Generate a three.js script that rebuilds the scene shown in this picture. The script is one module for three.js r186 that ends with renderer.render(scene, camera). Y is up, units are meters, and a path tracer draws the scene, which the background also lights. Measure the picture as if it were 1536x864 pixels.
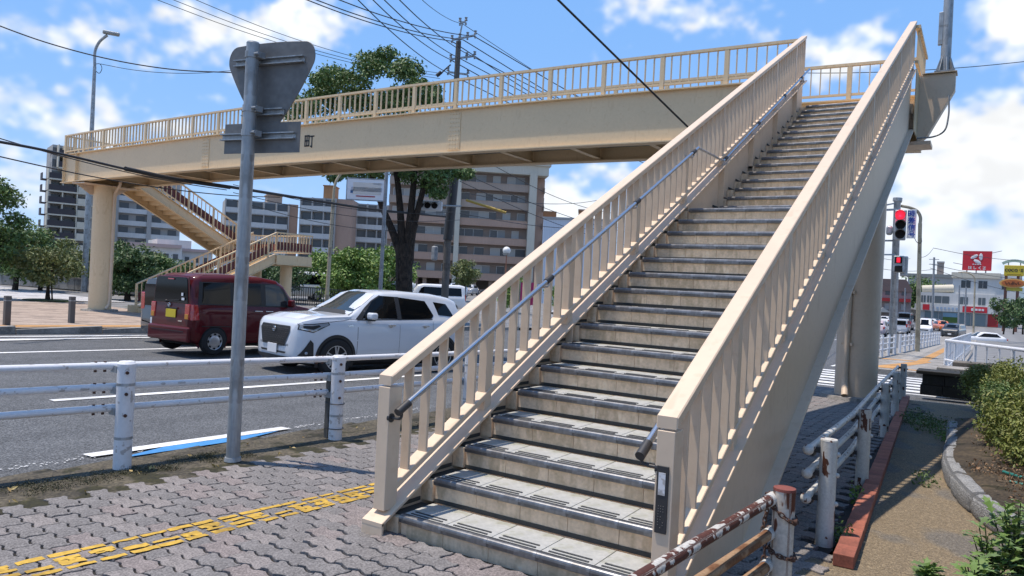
import * as THREE from 'three';
import { RoundedBoxGeometry } from 'three/addons/geometries/RoundedBoxGeometry.js';
import { mergeGeometries, toCreasedNormals } from 'three/addons/utils/BufferGeometryUtils.js';

// ---------------------------------------------------------------- camera, sky, sun, exposure
const scene = new THREE.Scene();
const camera = new THREE.PerspectiveCamera(42.75, 16 / 9, 0.05, 1500);
camera.rotation.order = 'YXZ';
camera.position.set(2.421, 1.477, 3.183);
camera.rotation.set(-0.004, 0.5707, 0.0507);
camera.updateMatrixWorld(true);
const renderer = new THREE.WebGLRenderer({ antialias: true });
renderer.toneMapping = THREE.LinearToneMapping;
renderer.toneMappingExposure = 1.2;
renderer.shadowMap.enabled = true;

let seed = 7;
const rnd = () => { seed = (seed * 1664525 + 1013904223) >>> 0; return seed / 4294967296; };
const rr = (a, b) => a + (b - a) * rnd();
const clamp = (v, a = 0, b = 1) => Math.max(a, Math.min(b, v));
const lerp = (a, b, t) => a + (b - a) * t;
const smooth = (a, b, v) => { const t = clamp((v - a) / (b - a)); return t * t * (3 - 2 * t); };
// value noise, hashed
const hsh = (x, y, z) => { let h = (x * 374761393 + y * 668265263 + z * 1274126177) | 0; h = Math.imul(h ^ (h >>> 13), 1274126177); return ((h ^ (h >>> 16)) >>> 0) / 4294967296; };
function vn(x, y, z = 0) {
  const X = Math.floor(x), Y = Math.floor(y), Z = Math.floor(z), fx = x - X, fy = y - Y, fz = z - Z;
  const u = fx * fx * (3 - 2 * fx), v = fy * fy * (3 - 2 * fy), w = fz * fz * (3 - 2 * fz);
  const l = (k) => lerp(lerp(hsh(X, Y, k), hsh(X + 1, Y, k), u), lerp(hsh(X, Y + 1, k), hsh(X + 1, Y + 1, k), u), v);
  return w ? lerp(l(Z), l(Z + 1), w) : l(Z);
}
function fbm(x, y, z = 0, o = 4) { let s = 0, a = 0.5, t = 0; for (let i = 0; i < o; i++) { s += a * vn(x, y, z + i * 7); t += a; a *= 0.5; x *= 2.03; y *= 2.03; } return s / t; }

// sky: blue summer air with scattered cumulus
{
  const W = 2048, H = 1024, d = new Float32Array(W * H * 4), D2R = Math.PI / 180;
  // cumulus banks: azimuth from the road direction, elevation, half widths (degrees), strength
  const banks = [[-66, 14.6, 8, 1.4, .5], [-56, 15.4, 7, 3, .62], [-53, 12.5, 4, 1.8, .45], [-49, 19, 4.5, 2.4, .55], [-64, 9, 9, 2.4, .5], [-70, 5, 9, 4.5, .6], [-20, 21.5, 7, 2.6, .6], [-9, 17, 3.2, 2.2, .52], [3, 18.5, 4.5, 4, .8], [2, 9.4, 6.5, 3.6, 1.1], [-3, 4, 13, 3.6, .85], [-25, 8.6, 3, 1.2, .5], [-28.4, 6.6, 3, 1.8, .8], [16, 10, 14, 6, .9], [34, 15, 11, 5, .8], [-95, 12, 13, 6, .7], [-125, 18, 14, 6, .7], [60, 10, 12, 5, .8], [95, 16, 16, 7, .7], [140, 12, 15, 6, .8], [180, 16, 14, 6, .7], [-160, 10, 13, 6, .7], [-40, 42, 14, 6, .5], [30, 50, 16, 8, .5], [120, 45, 16, 8, .5], [-110, 48, 16, 7, .5]];
  for (let j = 0; j < H; j++) {
    const el = ((j + .5) / H - .5) * 180, se = Math.max(0, el);
    for (let i = 0; i < W; i++) {
      const u = (i + .5) / W, th = (u - .5) * 2 * Math.PI; // dir = (cos th, ., sin th)
      const az = Math.atan2(Math.cos(th), -Math.sin(th)) / D2R;
      const k = (j * W + i) * 4;
      const t = Math.pow(clamp(se / 70), .5), h0 = Math.exp(-se / 5.5);
      let r = lerp(.275, .135, t), g = lerp(.525, .32, t), b = lerp(.92, .735, t);
      r = lerp(r, .60, h0 * .8); g = lerp(g, .755, h0 * .8); b = lerp(b, .97, h0 * .7);
      if (el < -1) { r = .25; g = .25; b = .25; }
      else {
        let c = 0;
        for (const [ba, be, wa, we, s] of banks) {
          let da = az - ba; if (da > 180) da -= 360; if (da < -180) da += 360;
          const q = (da / wa) ** 2 + ((el - be) / we) ** 2;
          if (q < 5) c = Math.max(c, s * Math.exp(-q * .62));
        }
        if (c > .03) {
          const n = fbm(az * .30 + 91, el * .52 + 40, 3, 6), n2 = fbm(az * 1.1 + 31, el * 1.5 + 17, 9, 4);
          const m = smooth(.44, .72, c * .66 + n * .56 + n2 * .30 - .17);
          const sh = smooth(.34, .70, .5 * fbm(az * .24 + 12, (el + 1.2) * .5 + 3, 21, 5) + .5 * fbm(az * .8 + 5, (el + .5) * 1.2 + 3, 27, 4));
          const low = smooth(9, 3, el);
          const br = lerp(.95, .78, sh);
          const mm = m * lerp(1, .72, low); r = lerp(r, br * .985, mm); g = lerp(g, br, mm); b = lerp(b, br * 1.015, mm);
        }
      }
      d[k] = r; d[k + 1] = g; d[k + 2] = b; d[k + 3] = 1;
    }
  }
  const tx = new THREE.DataTexture(d, W, H, THREE.RGBAFormat, THREE.FloatType);
  tx.mapping = THREE.EquirectangularReflectionMapping; tx.magFilter = tx.minFilter = THREE.LinearFilter; tx.needsUpdate = true;
  scene.background = tx; scene.environment = tx;
}
const sun = new THREE.DirectionalLight(0xfff2e2, 4.5);
sun.position.set(-0.24 * 60, 60, 0.12 * 60); sun.target.position.set(-8, 0, -12); sun.position.add(sun.target.position);
sun.castShadow = true; sun.shadow.mapSize.set(4096, 4096);
Object.assign(sun.shadow.camera, { left: -70, right: 70, top: 70, bottom: -70, near: 1, far: 220 });
scene.add(sun, sun.target);

// ---------------------------------------------------------------- helpers
const V = (x, y, z) => new THREE.Vector3(x, y, z);
const used = {};
const numbered = (n) => { used[n] = (used[n] || 0) + 1; return used[n] === 1 ? n : n + '_' + String(used[n] - 1).padStart(3, '0'); };
function boxUV(g) { // uv in metres from the dominant axis of each face
  const p = g.attributes.position, n = g.attributes.normal, uv = new Float32Array(p.count * 2);
  for (let i = 0; i < p.count; i++) {
    const a = Math.abs(n.getX(i)), b = Math.abs(n.getY(i)), c = Math.abs(n.getZ(i));
    let u, v;
    if (b >= a && b >= c) { u = p.getX(i); v = p.getZ(i); } else if (a >= c) { u = p.getZ(i); v = p.getY(i); } else { u = p.getX(i); v = p.getY(i); }
    uv[2 * i] = u; uv[2 * i + 1] = v;
  }
  g.setAttribute('uv', new THREE.BufferAttribute(uv, 2)); return g;
}
function flat(g) {
  g = g.index ? g.toNonIndexed() : g;
  for (const k of Object.keys(g.attributes)) if (!['position', 'normal', 'uv', 'color'].includes(k)) g.deleteAttribute(k);
  if (!g.attributes.normal) g.computeVertexNormals();
  if (!g.attributes.uv) g.setAttribute('uv', new THREE.BufferAttribute(new Float32Array(g.attributes.position.count * 2), 2));
  return g;
}
const merge = (a) => { const l = (Array.isArray(a) ? a : [a]).map(flat); return l.length === 1 ? l[0] : mergeGeometries(l); };
function mesh(name, geos, m, parent, keep) { let g = merge(geos); if (!keep) boxUV(g); const o = new THREE.Mesh(g, m); o.name = name; if (parent) parent.add(o); return o; }
function inst(name, g, m, parent, x = 0, y = 0, z = 0, ry = 0) { const o = new THREE.Mesh(g, m); o.name = name; o.position.set(x, y, z); o.rotation.y = ry; parent.add(o); return o; }
function thing(name, label, category, group, p = [0, 0, 0], ry = 0) {
  const o = new THREE.Group(); o.name = numbered(name); o.userData = { label, category }; if (group) o.userData.group = group;
  o.position.set(...p); o.rotation.y = ry; scene.add(o); return o;
}
function struct(name, geos, m, label, keep) { const o = mesh(numbered(name), geos, m, scene, keep); o.userData = { kind: 'structure' }; if (label) o.userData.label = label; return o; }
function copy(o, label, p, ry) { const c = o.clone(); c.name = numbered(o.name.replace(/_\d{3}$/, '')); c.userData = { ...o.userData }; if (label) c.userData.label = label; if (p) c.position.set(...p); if (ry !== undefined) c.rotation.y = ry; scene.add(c); return c; }
const box = (w, h, d, x = 0, y = 0, z = 0, ry = 0, rx = 0, rz = 0) => { const g = new THREE.BoxGeometry(w, h, d); if (rx) g.rotateX(rx); if (rz) g.rotateZ(rz); if (ry) g.rotateY(ry); return g.translate(x, y, z); };
const rbox = (w, h, d, r, x = 0, y = 0, z = 0, ry = 0, s = 1) => { const g = new RoundedBoxGeometry(w, h, d, s, r); if (ry) g.rotateY(ry); return g.translate(x, y, z); };
const cyl = (r1, r2, h, x = 0, y = 0, z = 0, s = 16) => new THREE.CylinderGeometry(r1, r2, h, s).translate(x, y, z); // centred
function orient(g, a, b) { // geometry along +y of unit origin at a, pointing to b
  const q = new THREE.Quaternion().setFromUnitVectors(V(0, 1, 0), b.clone().sub(a).normalize()); return g.applyQuaternion(q).translate(a.x, a.y, a.z);
}
const rod = (a, b, r1, r2 = r1, s = 10) => orient(new THREE.CylinderGeometry(r2, r1, a.distanceTo(b), s).translate(0, a.distanceTo(b) / 2, 0), a, b);
function beam(a, b, w, h) { // box of width w (horizontal) and height h along a-b
  const L = a.distanceTo(b), m = new THREE.Matrix4().lookAt(a, b, V(0, 1, 0)), g = new THREE.BoxGeometry(w, h, L);
  return g.applyMatrix4(m).translate((a.x + b.x) / 2, (a.y + b.y) / 2, (a.z + b.z) / 2);
}
const tube = (pts, r, n = 24, s = 8) => new THREE.TubeGeometry(new THREE.CatmullRomCurve3(pts, false, 'centripetal'), n, r, s, false);
const shp = (pts) => new THREE.Shape(pts.map((p) => new THREE.Vector2(p[0], p[1])));
const prism = (pts, d, bevel = 0) => new THREE.ExtrudeGeometry(shp(pts), { depth: d - 2 * bevel, bevelEnabled: bevel > 0, bevelThickness: bevel, bevelSize: bevel, bevelOffset: -bevel, bevelSegments: 1 }).translate(0, 0, bevel); // in xy, thick along z
const prismZY = (pts, d, x, bevel = 0) => prism(pts.map(([z, y]) => [-z, y]), d, bevel).rotateY(Math.PI / 2).translate(x, 0, 0); // outline given as (z, y), thick along x from x to x+d
function ball(r, x, y, z, s = 12) { return new THREE.SphereGeometry(r, s, Math.max(6, s - 4)).translate(x, y, z); }
const lathe = (pts, s = 20) => new THREE.LatheGeometry(pts.map((p) => new THREE.Vector2(p[0], p[1])), s);
// pixel of the photograph at a forward distance -> point in the place
const at = (px, py, d) => V((px - 768) / 1103.5 * d, -(py - 432) / 1103.5 * d, -d).applyQuaternion(camera.quaternion).add(camera.position);
const faceCam = (p, off = 0) => Math.atan2(camera.position.x - p.x, camera.position.z - p.z) + off;

// lie of the land: the road falls gently away from the stairs and levels out; the far side is flatter
function gh(x, z) { const zz = clamp(z, -88, 12), w = x < -20 ? lerp(1, .12, smooth(20, 48, -x)) : 1; return .02 * zz * w + .055 * Math.exp(-Math.pow(Math.abs((x - .4) / 1.15), 4) - Math.pow((z - .25) / .55, 2)); }
const ro = (x, z) => gh(x, z) + (x > -6 && z > -12.3 ? lerp(-.055, -.15, smooth(3.2, 5.6, -x)) : -.15); // road surface; dropped kerb by the stairs
function sheet(x0, x1, z0, z1, dx, dz, yo, hf = gh) { // draped grid, uv in metres
  const nx = Math.max(1, Math.round((x1 - x0) / dx)), nz = Math.max(1, Math.round(Math.abs(z1 - z0) / dz)), P = [], U = [], I = [];
  for (let j = 0; j <= nz; j++) for (let i = 0; i <= nx; i++) { const x = lerp(x0, x1, i / nx), z = lerp(z0, z1, j / nz); P.push(x, hf(x, z) + yo, z); U.push(x, z); }
  for (let j = 0; j < nz; j++) for (let i = 0; i < nx; i++) { const a = j * (nx + 1) + i, b = a + 1, c = a + nx + 1, d = c + 1; if (z1 < z0) I.push(a, b, c, b, d, c); else I.push(a, c, b, b, c, d); }
  const g = new THREE.BufferGeometry(); g.setAttribute('position', new THREE.Float32BufferAttribute(P, 3)); g.setAttribute('uv', new THREE.Float32BufferAttribute(U, 2)); g.setIndex(I); g.computeVertexNormals(); return g;
}
function quadStrip(pts, yo, hf = gh) { // flat marking from a list of [x,z] outline points (convex), draped
  const P = pts.map(([x, z]) => V(x, hf(x, z) + yo, z)), g = new THREE.BufferGeometry(), a = [];
  for (let i = 1; i < P.length - 1; i++) { const n = P[i].clone().sub(P[0]).cross(P[i + 1].clone().sub(P[0])); const q = n.y > 0 ? [P[0], P[i], P[i + 1]] : [P[0], P[i + 1], P[i]]; for (const v of q) a.push(v.x, v.y, v.z); }
  g.setAttribute('position', new THREE.Float32BufferAttribute(a, 3)); g.computeVertexNormals(); return g;
}
function line(x0, z0, x1, z1, w, yo, hf = gh) { // long marking, cut in pieces so that it drapes
  const n = Math.max(1, Math.ceil(Math.hypot(x1 - x0, z1 - z0) / 3)), out = [], L = Math.hypot(x1 - x0, z1 - z0), nx = -(z1 - z0) / L * w / 2, nz = (x1 - x0) / L * w / 2;
  for (let i = 0; i < n; i++) { const a = i / n, b = (i + 1) / n, xa = lerp(x0, x1, a), za = lerp(z0, z1, a), xb = lerp(x0, x1, b), zb = lerp(z0, z1, b); out.push(quadStrip([[xa + nx, za + nz], [xb + nx, zb + nz], [xb - nx, zb - nz], [xa - nx, za - nz]], yo, hf)); }
  return out;
}

// ---------------------------------------------------------------- textures and materials
function tex(n, size, f, srgb = true) { // n pixels, covers size metres, f(u,v,i,j) -> [r,g,b] 0..1
  const d = new Uint8Array(n * n * 4);
  for (let j = 0; j < n; j++) for (let i = 0; i < n; i++) { const c = f(i / n, j / n, i, j), k = (j * n + i) * 4; d[k] = clamp(c[0]) * 255; d[k + 1] = clamp(c[1]) * 255; d[k + 2] = clamp(c[2]) * 255; d[k + 3] = 255; }
  const t = new THREE.DataTexture(d, n, n); t.wrapS = t.wrapT = THREE.RepeatWrapping; t.magFilter = THREE.LinearFilter; t.minFilter = THREE.LinearMipmapLinearFilter; t.generateMipmaps = true;
  if (srgb) t.colorSpace = THREE.SRGBColorSpace; t.repeat.set(1 / size, 1 / size); t.needsUpdate = true; return t;
}
// tileable fbm
function tfbm(u, v, f, s, o = 4) { let r = 0, a = .5, t = 0; for (let k = 0; k < o; k++) { const x = u * f, y = v * f, X = Math.floor(x), Y = Math.floor(y), fx = x - X, fy = y - Y, p = fx * fx * (3 - 2 * fx), q = fy * fy * (3 - 2 * fy), m = (a1) => ((a1 % f) + f) % f; r += a * lerp(lerp(hsh(m(X), m(Y), s + k), hsh(m(X + 1), m(Y), s + k), p), lerp(hsh(m(X), m(Y + 1), s + k), hsh(m(X + 1), m(Y + 1), s + k), p), q); t += a; a *= .5; f *= 2; } return r / t; }
const grey = (v, w = 0) => [v + w, v, v - w];
const T = {
  paint: tex(512, 2.2, (u, v) => { const a = tfbm(u, v, 3, 11, 5), b = tfbm(u, v * .25, 32, 5, 2), c = tfbm(u, v, 60, 2, 2); const s = smooth(.60, .78, b) * smooth(.48, .62, a), e = smooth(.70, .76, tfbm(u, v, 40, 77, 3)); return grey(.96 + (a - .5) * .035 + (c - .5) * .03 - s * .05 - e * .025, s * .012 + e * .01); }),
  grime: tex(512, 3, (u, v) => { const a = tfbm(u, v, 4, 31, 5), c = tfbm(u, v, 90, 3, 2); return grey(.9 + (a - .5) * .35 + (c - .5) * .14); }),
  asphalt: tex(1024, 1.6, (u, v, i, j) => { const a = tfbm(u, v, 4, 3, 3), c = hsh(i, j, 5), e = tfbm(u, v, 160, 8, 2); let g = .60 + (a - .5) * .16 + (e - .5) * .75 + (c - .5) * .16; return grey(g, -.012); }),
  asphaltB: tex(512, .8, (u, v, i, j) => { const e = tfbm(u, v, 110, 18, 2); return grey(e); }, false),
  riser: tex(1024, 1.6, (u, v) => { const a = tfbm(u, v, 6, 41, 5), s = tfbm(u, v * .3, 44, 43, 3), w = tfbm(u, v, 12, 47, 4), f = tfbm(u, v, 120, 3, 2), st = smooth(.42, .68, s * .55 + w * .45), wh = smooth(.68, .8, tfbm(u, v * .5, 24, 49, 3)) * .10; const g = .94 - st * .12 + (a - .5) * .14 + (f - .5) * .12 + wh; return [g + .02, g, g - .03 - st * .015]; }),
  tile: tex(512, 1.3, (u, v) => { const a = tfbm(u, v, 5, 61, 5), f = tfbm(u, v, 90, 3, 2), s = smooth(.55, .75, tfbm(u, v, 12, 63, 4)); const g = .9 + (a - .5) * .16 + (f - .5) * .1 - s * .08; return [g - s * .0, g, g - s * .05]; }),
  paver: tex(512, .9, (u, v, i, j) => { const a = tfbm(u, v, 5, 71, 4), f = tfbm(u, v, 130, 7, 2), c = hsh(i, j, 2); return grey(.83 + (a - .5) * .22 + (f - .5) * .5 + (c - .5) * .18); }),
  gravel: tex(1024, 1.5, (u, v, i, j) => { const a = tfbm(u, v, 3, 81, 4), f = tfbm(u, v, 160, 8, 2), p = smooth(.62, .74, tfbm(u, v, 110, 88, 2)), gp = smooth(.45, .6, a); const g = .70 + (f - .5) * .30 + (hsh(i >> 1, j >> 1, 4) - .5) * .34 + (hsh(i, j, 14) - .5) * .16 + p * .12; return [g * lerp(.86, 1.03, gp), g * lerp(.86, .97, gp), g * lerp(.86, .86, gp)]; }),
  concrete: tex(512, 2, (u, v) => { const a = tfbm(u, v, 4, 91, 5), f = tfbm(u, v, 100, 9, 2), s = smooth(.5, .72, tfbm(u, v, 8, 93, 4)); return grey(.88 + (a - .5) * .2 + (f - .5) * .22 - s * .16, .01); }),
  dirt: tex(512, 1.4, (u, v) => { const a = tfbm(u, v, 4, 101, 5), f = tfbm(u, v, 90, 11, 2), m = smooth(.56, .66, tfbm(u, v, 7, 103, 5)); const g = .62 + (a - .5) * .5 + (f - .5) * .5; return [lerp(g, g * .62, m), lerp(g * .97, g * .62, m), lerp(g * .88, g * .36, m)]; }),
  rust: tex(512, .5, (u, v) => { const a = tfbm(u, v, 5, 111, 5), e = tfbm(u, v, 26, 113, 3), m = smooth(.52, .57, a * .62 + e * .38), f = tfbm(u, v, 60, 5, 2); const w = .86 + (f - .5) * .2; return [lerp(.30 + f * .12, w, m), lerp(.15 + f * .07, w, m), lerp(.11 + f * .05, w * .98, m)]; }),
  rustTan: tex(512, .6, (u, v) => { const a = tfbm(u, v, 6, 115, 5), f = tfbm(u, v, 60, 5, 2), m = smooth(.45, .62, a); return [lerp(.52, .72, m) + (f - .5) * .15, lerp(.36, .60, m) + (f - .5) * .15, lerp(.24, .48, m) + (f - .5) * .15]; }),
  rustSpot: tex(512, .6, (u, v) => { const a = tfbm(u, v * .45, 9, 117, 5), f = tfbm(u, v, 60, 5, 2), m = smooth(.335, .30, a); const w = .86 + (f - .5) * .12; return [lerp(w, .36, m), lerp(w, .2, m), lerp(w * .985, .13, m)]; }),
  rustPost: tex(512, .7, (u, v) => { const a = tfbm(u, v * .35, 7, 217, 5), f = tfbm(u, v, 60, 5, 2), m = smooth(.44, .40, a); const w = .84 + (f - .5) * .16; return [lerp(w, .34 + f * .1, m), lerp(w * .98, .17 + f * .06, m), lerp(w * .95, .12, m)]; }),
  white: tex(256, .7, (u, v) => { const a = tfbm(u, v, 4, 121, 5), f = tfbm(u, v, 50, 13, 2), s = smooth(.70, .76, tfbm(u, v, 18, 123, 3)); return grey(.96 + (a - .5) * .1 + (f - .5) * .05 - s * .2, s * .02); }),
  galv: tex(512, .8, (u, v) => { const a = tfbm(u, v, 7, 131, 5), f = tfbm(u, v * .15, 60, 13, 2), s = smooth(.55, .7, tfbm(u, v * .6, 10, 133, 4)); return grey(.9 + (a - .5) * .22 + (f - .5) * .14 - s * .12, s * .01); }),
  bark: tex(512, 1, (u, v) => { const a = tfbm(u, v * .3, 24, 141, 4), f = tfbm(u, v, 50, 13, 3); return [.6 + (a - .5) * .8 + (f - .5) * .4, .56 + (a - .5) * .75 + (f - .5) * .4, .52 + (a - .5) * .7 + (f - .5) * .4]; }),
  wall: tex(256, 14, (u, v) => { const a = tfbm(u, v, 6, 191, 5), f = tfbm(u * 3 % 1, v * .4, 40, 13, 2); return grey(.95 + (a - .5) * .10 + (f - .5) * .05); }),
  brick: tex(256, .5, (u, v) => { const a = tfbm(u, v, 6, 151, 5), f = tfbm(u, v, 60, 15, 2); return grey(.9 + (a - .5) * .3 + (f - .5) * .2); }),
};
const lin = (r, g, b) => new THREE.Color().setRGB(r, g, b);
const mat = (r, g, b, rough = .7, o = {}) => new THREE.MeshStandardMaterial({ color: lin(r, g, b), roughness: rough, ...o });
const phys = (r, g, b, rough, o = {}) => new THREE.MeshPhysicalMaterial({ color: lin(r, g, b), roughness: rough, ...o });
const M = {
  paint: mat(.69, .545, .40, .45, { map: T.paint, bumpMap: T.paint, bumpScale: .0008 }), paint2: mat(.74, .57, .35, .5, { map: T.paint }),
  riser: mat(.80, .635, .47, .85, { map: T.riser, bumpMap: T.riser, bumpScale: .002 }), tile: mat(.50, .505, .48, .5, { map: T.tile }), strip: mat(.035, .038, .042, .5), nosing: mat(.27, .275, .285, .34, { metalness: .65, map: T.galv }), mastic: mat(.06, .06, .055, .8, { map: T.grime }),
  steel: mat(.50, .52, .55, .25, { metalness: .9 }), dark: mat(.03, .03, .032, .5), rubber: mat(.018, .018, .02, .75),
  asphalt: mat(.25, .255, .262, .88, { map: T.asphalt, bumpMap: T.asphaltB, bumpScale: .004 }), asphalt2: mat(.2, .2, .2, .9, { map: T.grime }), mark: mat(.72, .73, .73, .7, { map: T.grime }), markBlue: mat(.045, .24, .55, .7, { map: T.grime }), markYellow: mat(.60, .385, .05, .8, { map: T.concrete }), orange: mat(.52, .27, .08, .8, { map: T.grime }),
  paverA: mat(.245, .23, .224, .85, { map: T.paver }), paverB: mat(.28, .254, .243, .85, { map: T.paver }), paverC: mat(.22, .208, .204, .85, { map: T.paver }), paverD: mat(.20, .185, .175, .9, { map: T.dirt }), paverE: mat(.27, .232, .222, .85, { map: T.paver }), joint: mat(.022, .021, .02, .95, { map: T.grime }),
  kerbDirty: mat(.19, .175, .15, .9, { map: T.dirt }), concrete: mat(.33, .32, .30, .88, { map: T.concrete }), dirt: mat(.17, .155, .13, .95, { map: T.dirt, bumpMap: T.dirt, bumpScale: .01 }), gravel: mat(.40, .36, .305, .95, { map: T.gravel, bumpMap: T.gravel, bumpScale: .008 }), soil: mat(.12, .095, .07, .95, { map: T.dirt }),
  white: mat(.72, .73, .75, .4, { map: T.white }), whitePipe: mat(.70, .70, .69, .5, { map: T.rustSpot }), rust: mat(.62, .6, .58, .8, { map: T.rust, bumpMap: T.rust, bumpScale: .002 }), rustPost: mat(.66, .64, .61, .75, { map: T.rustPost }), rustTan: mat(.6, .57, .53, .85, { map: T.rustTan }), rustDark: mat(.10, .05, .035, .9, { map: T.grime }), galv: mat(.42, .45, .47, .5, { metalness: .45, map: T.galv }), signBack: mat(.19, .188, .185, .55, { metalness: .3, map: T.grime }),
  brick: mat(.36, .115, .07, .85, { map: T.brick }), bark: mat(.085, .07, .058, .95, { map: T.bark, bumpMap: T.bark, bumpScale: .02 }), granite: mat(.36, .37, .38, .8, { map: T.paver, bumpMap: T.paver, bumpScale: .01 }), maroon: mat(.16, .045, .045, .6, { map: T.grime }), blackStone: mat(.035, .035, .035, .8, { map: T.dirt }),
  plaza: mat(.42, .34, .28, .9, { map: T.concrete }), plazaWhite: mat(.55, .56, .58, .9, { map: T.concrete }), grass: mat(.07, .13, .03, .95, { map: T.dirt }),
  glassDark: mat(.015, .018, .022, .06), pane: mat(.075, .08, .085, .2), wallWhite: mat(.62, .62, .60, .85, { map: T.wall }), wallGrey: mat(.42, .41, .39, .85, { map: T.wall }), wallBrown: mat(.46, .31, .235, .85, { map: T.wall }), wallTan: mat(.40, .315, .255, .85, { map: T.wall }), wallDark: mat(.09, .085, .085, .85), cream: mat(.6, .56, .46, .85, { map: T.wall }), wallOrange: mat(.40, .21, .10, .85, { map: T.wall }),
  red: mat(.52, .018, .03, .5), redDark: mat(.33, .02, .02, .6), pink: mat(.50, .03, .13, .7), wire: mat(.02, .02, .022, .6), pole: mat(.14, .13, .12, .9, { map: T.concrete }), poleGrey: mat(.34, .36, .38, .6, { map: T.galv }), poleCream: mat(.46, .41, .30, .7, { map: T.concrete }),
};
// ---------------------------------------------------------------- ground, road, pavements
function settingGroup(name) { const g = new THREE.Group(); g.name = numbered(name); g.userData = { kind: 'structure' }; scene.add(g); return g; }
struct('ground', sheet(-520, 520, 60, -620, 20, 20, -.32), M.asphalt2, null, true);
const road = settingGroup('road');
mesh('carriageway', [sheet(-16.45, -3.15, 40, -235, .6, 3, 0, ro), sheet(-3.15, 70, -12.25, -20.9, 4, 2.9, 0, ro), sheet(-3.15, -1.2, -20.9, -130, 2, 3, 0, ro)], M.asphalt, road, true);
mesh('gutter', sheet(-3.22, -3.15, 12, -12.2, .3, 3, .004, ro), M.concrete, road, true);
{ // painted markings, each a thin sheet
  const mk = (name, geos, m) => mesh(name, geos, m, road);
  mk('lane_line', line(-6.83, -1.25, -6.36, -7.65, .15, .008, ro), M.mark);
  mk('lane_line', line(-6.9, 8.5, -6.86, 3.2, .15, .008, ro), M.mark);
  mk('lane_line', line(-6.3, -13, -6.2, -19, .15, .008, ro), M.mark);
  for (let z = -30; z > -120; z -= 11) mk('lane_line', line(-6.2, z, -6.2, z - 6, .15, .008, ro), M.mark);
  { const fl2 = []; for (let i = 0; i < 420; i++) { const z = rr(-4.2, 2.6), x = -3.47 + (rnd() + rnd() - 1) * .08, s = rr(.004, .011); fl2.push(quadStrip([[x - s, z - s * .6], [x + s, z - s], [x + s * .8, z + s * .7], [x - s * .6, z + s]], .007, ro)); } mk('worn_line_flecks', fl2, M.mark).userData.kind = 'stuff'; }
  mk('centre_line', line(-12.75, 14, -12.2, -12, .16, .008, ro), M.mark);
  mk('centre_line', line(-11.6, -22, -10.5, -150, .16, .008, ro), M.mark);
  mk('edge_line', line(-3.52, .05, -3.48, -1.9, .15, .012, ro), M.mark);
  mk('cycle_lane_mark', quadStrip([[-3.435, -.55], [-3.27, -.05], [-3.255, -1.2], [-3.40, -1.75]], .010, ro), M.markBlue);
  mk('edge_line', line(-1.55, -22, -1.5, -120, .12, .012, ro), M.mark);
  mk('cycle_lane_mark', quadStrip([[-3.1, -20.2], [-1.8, -20.2], [-1.6, -20.8], [-3.1, -20.8]], .010, ro), M.markBlue);
  mk('hatch_line', line(-16.9 + .75, 8, -15.6, -12, .22, .008, ro), M.mark);
  mk('hatch_line', line(-15.0, 8, -15.1, -12, .20, .012, ro), M.mark);
  mk('hatch_line', line(-14.3, 3, -15.05, -7.2, .20, .016, ro), M.mark);
  for (let i = 0; i < 9; i++) { const z = -12.9 - i * .87; mk('zebra_stripe', quadStrip([[-3.3, z], [1.9, z], [1.9, z - .44], [-3.3, z - .44]], .008, ro), M.mark); }
}
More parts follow.
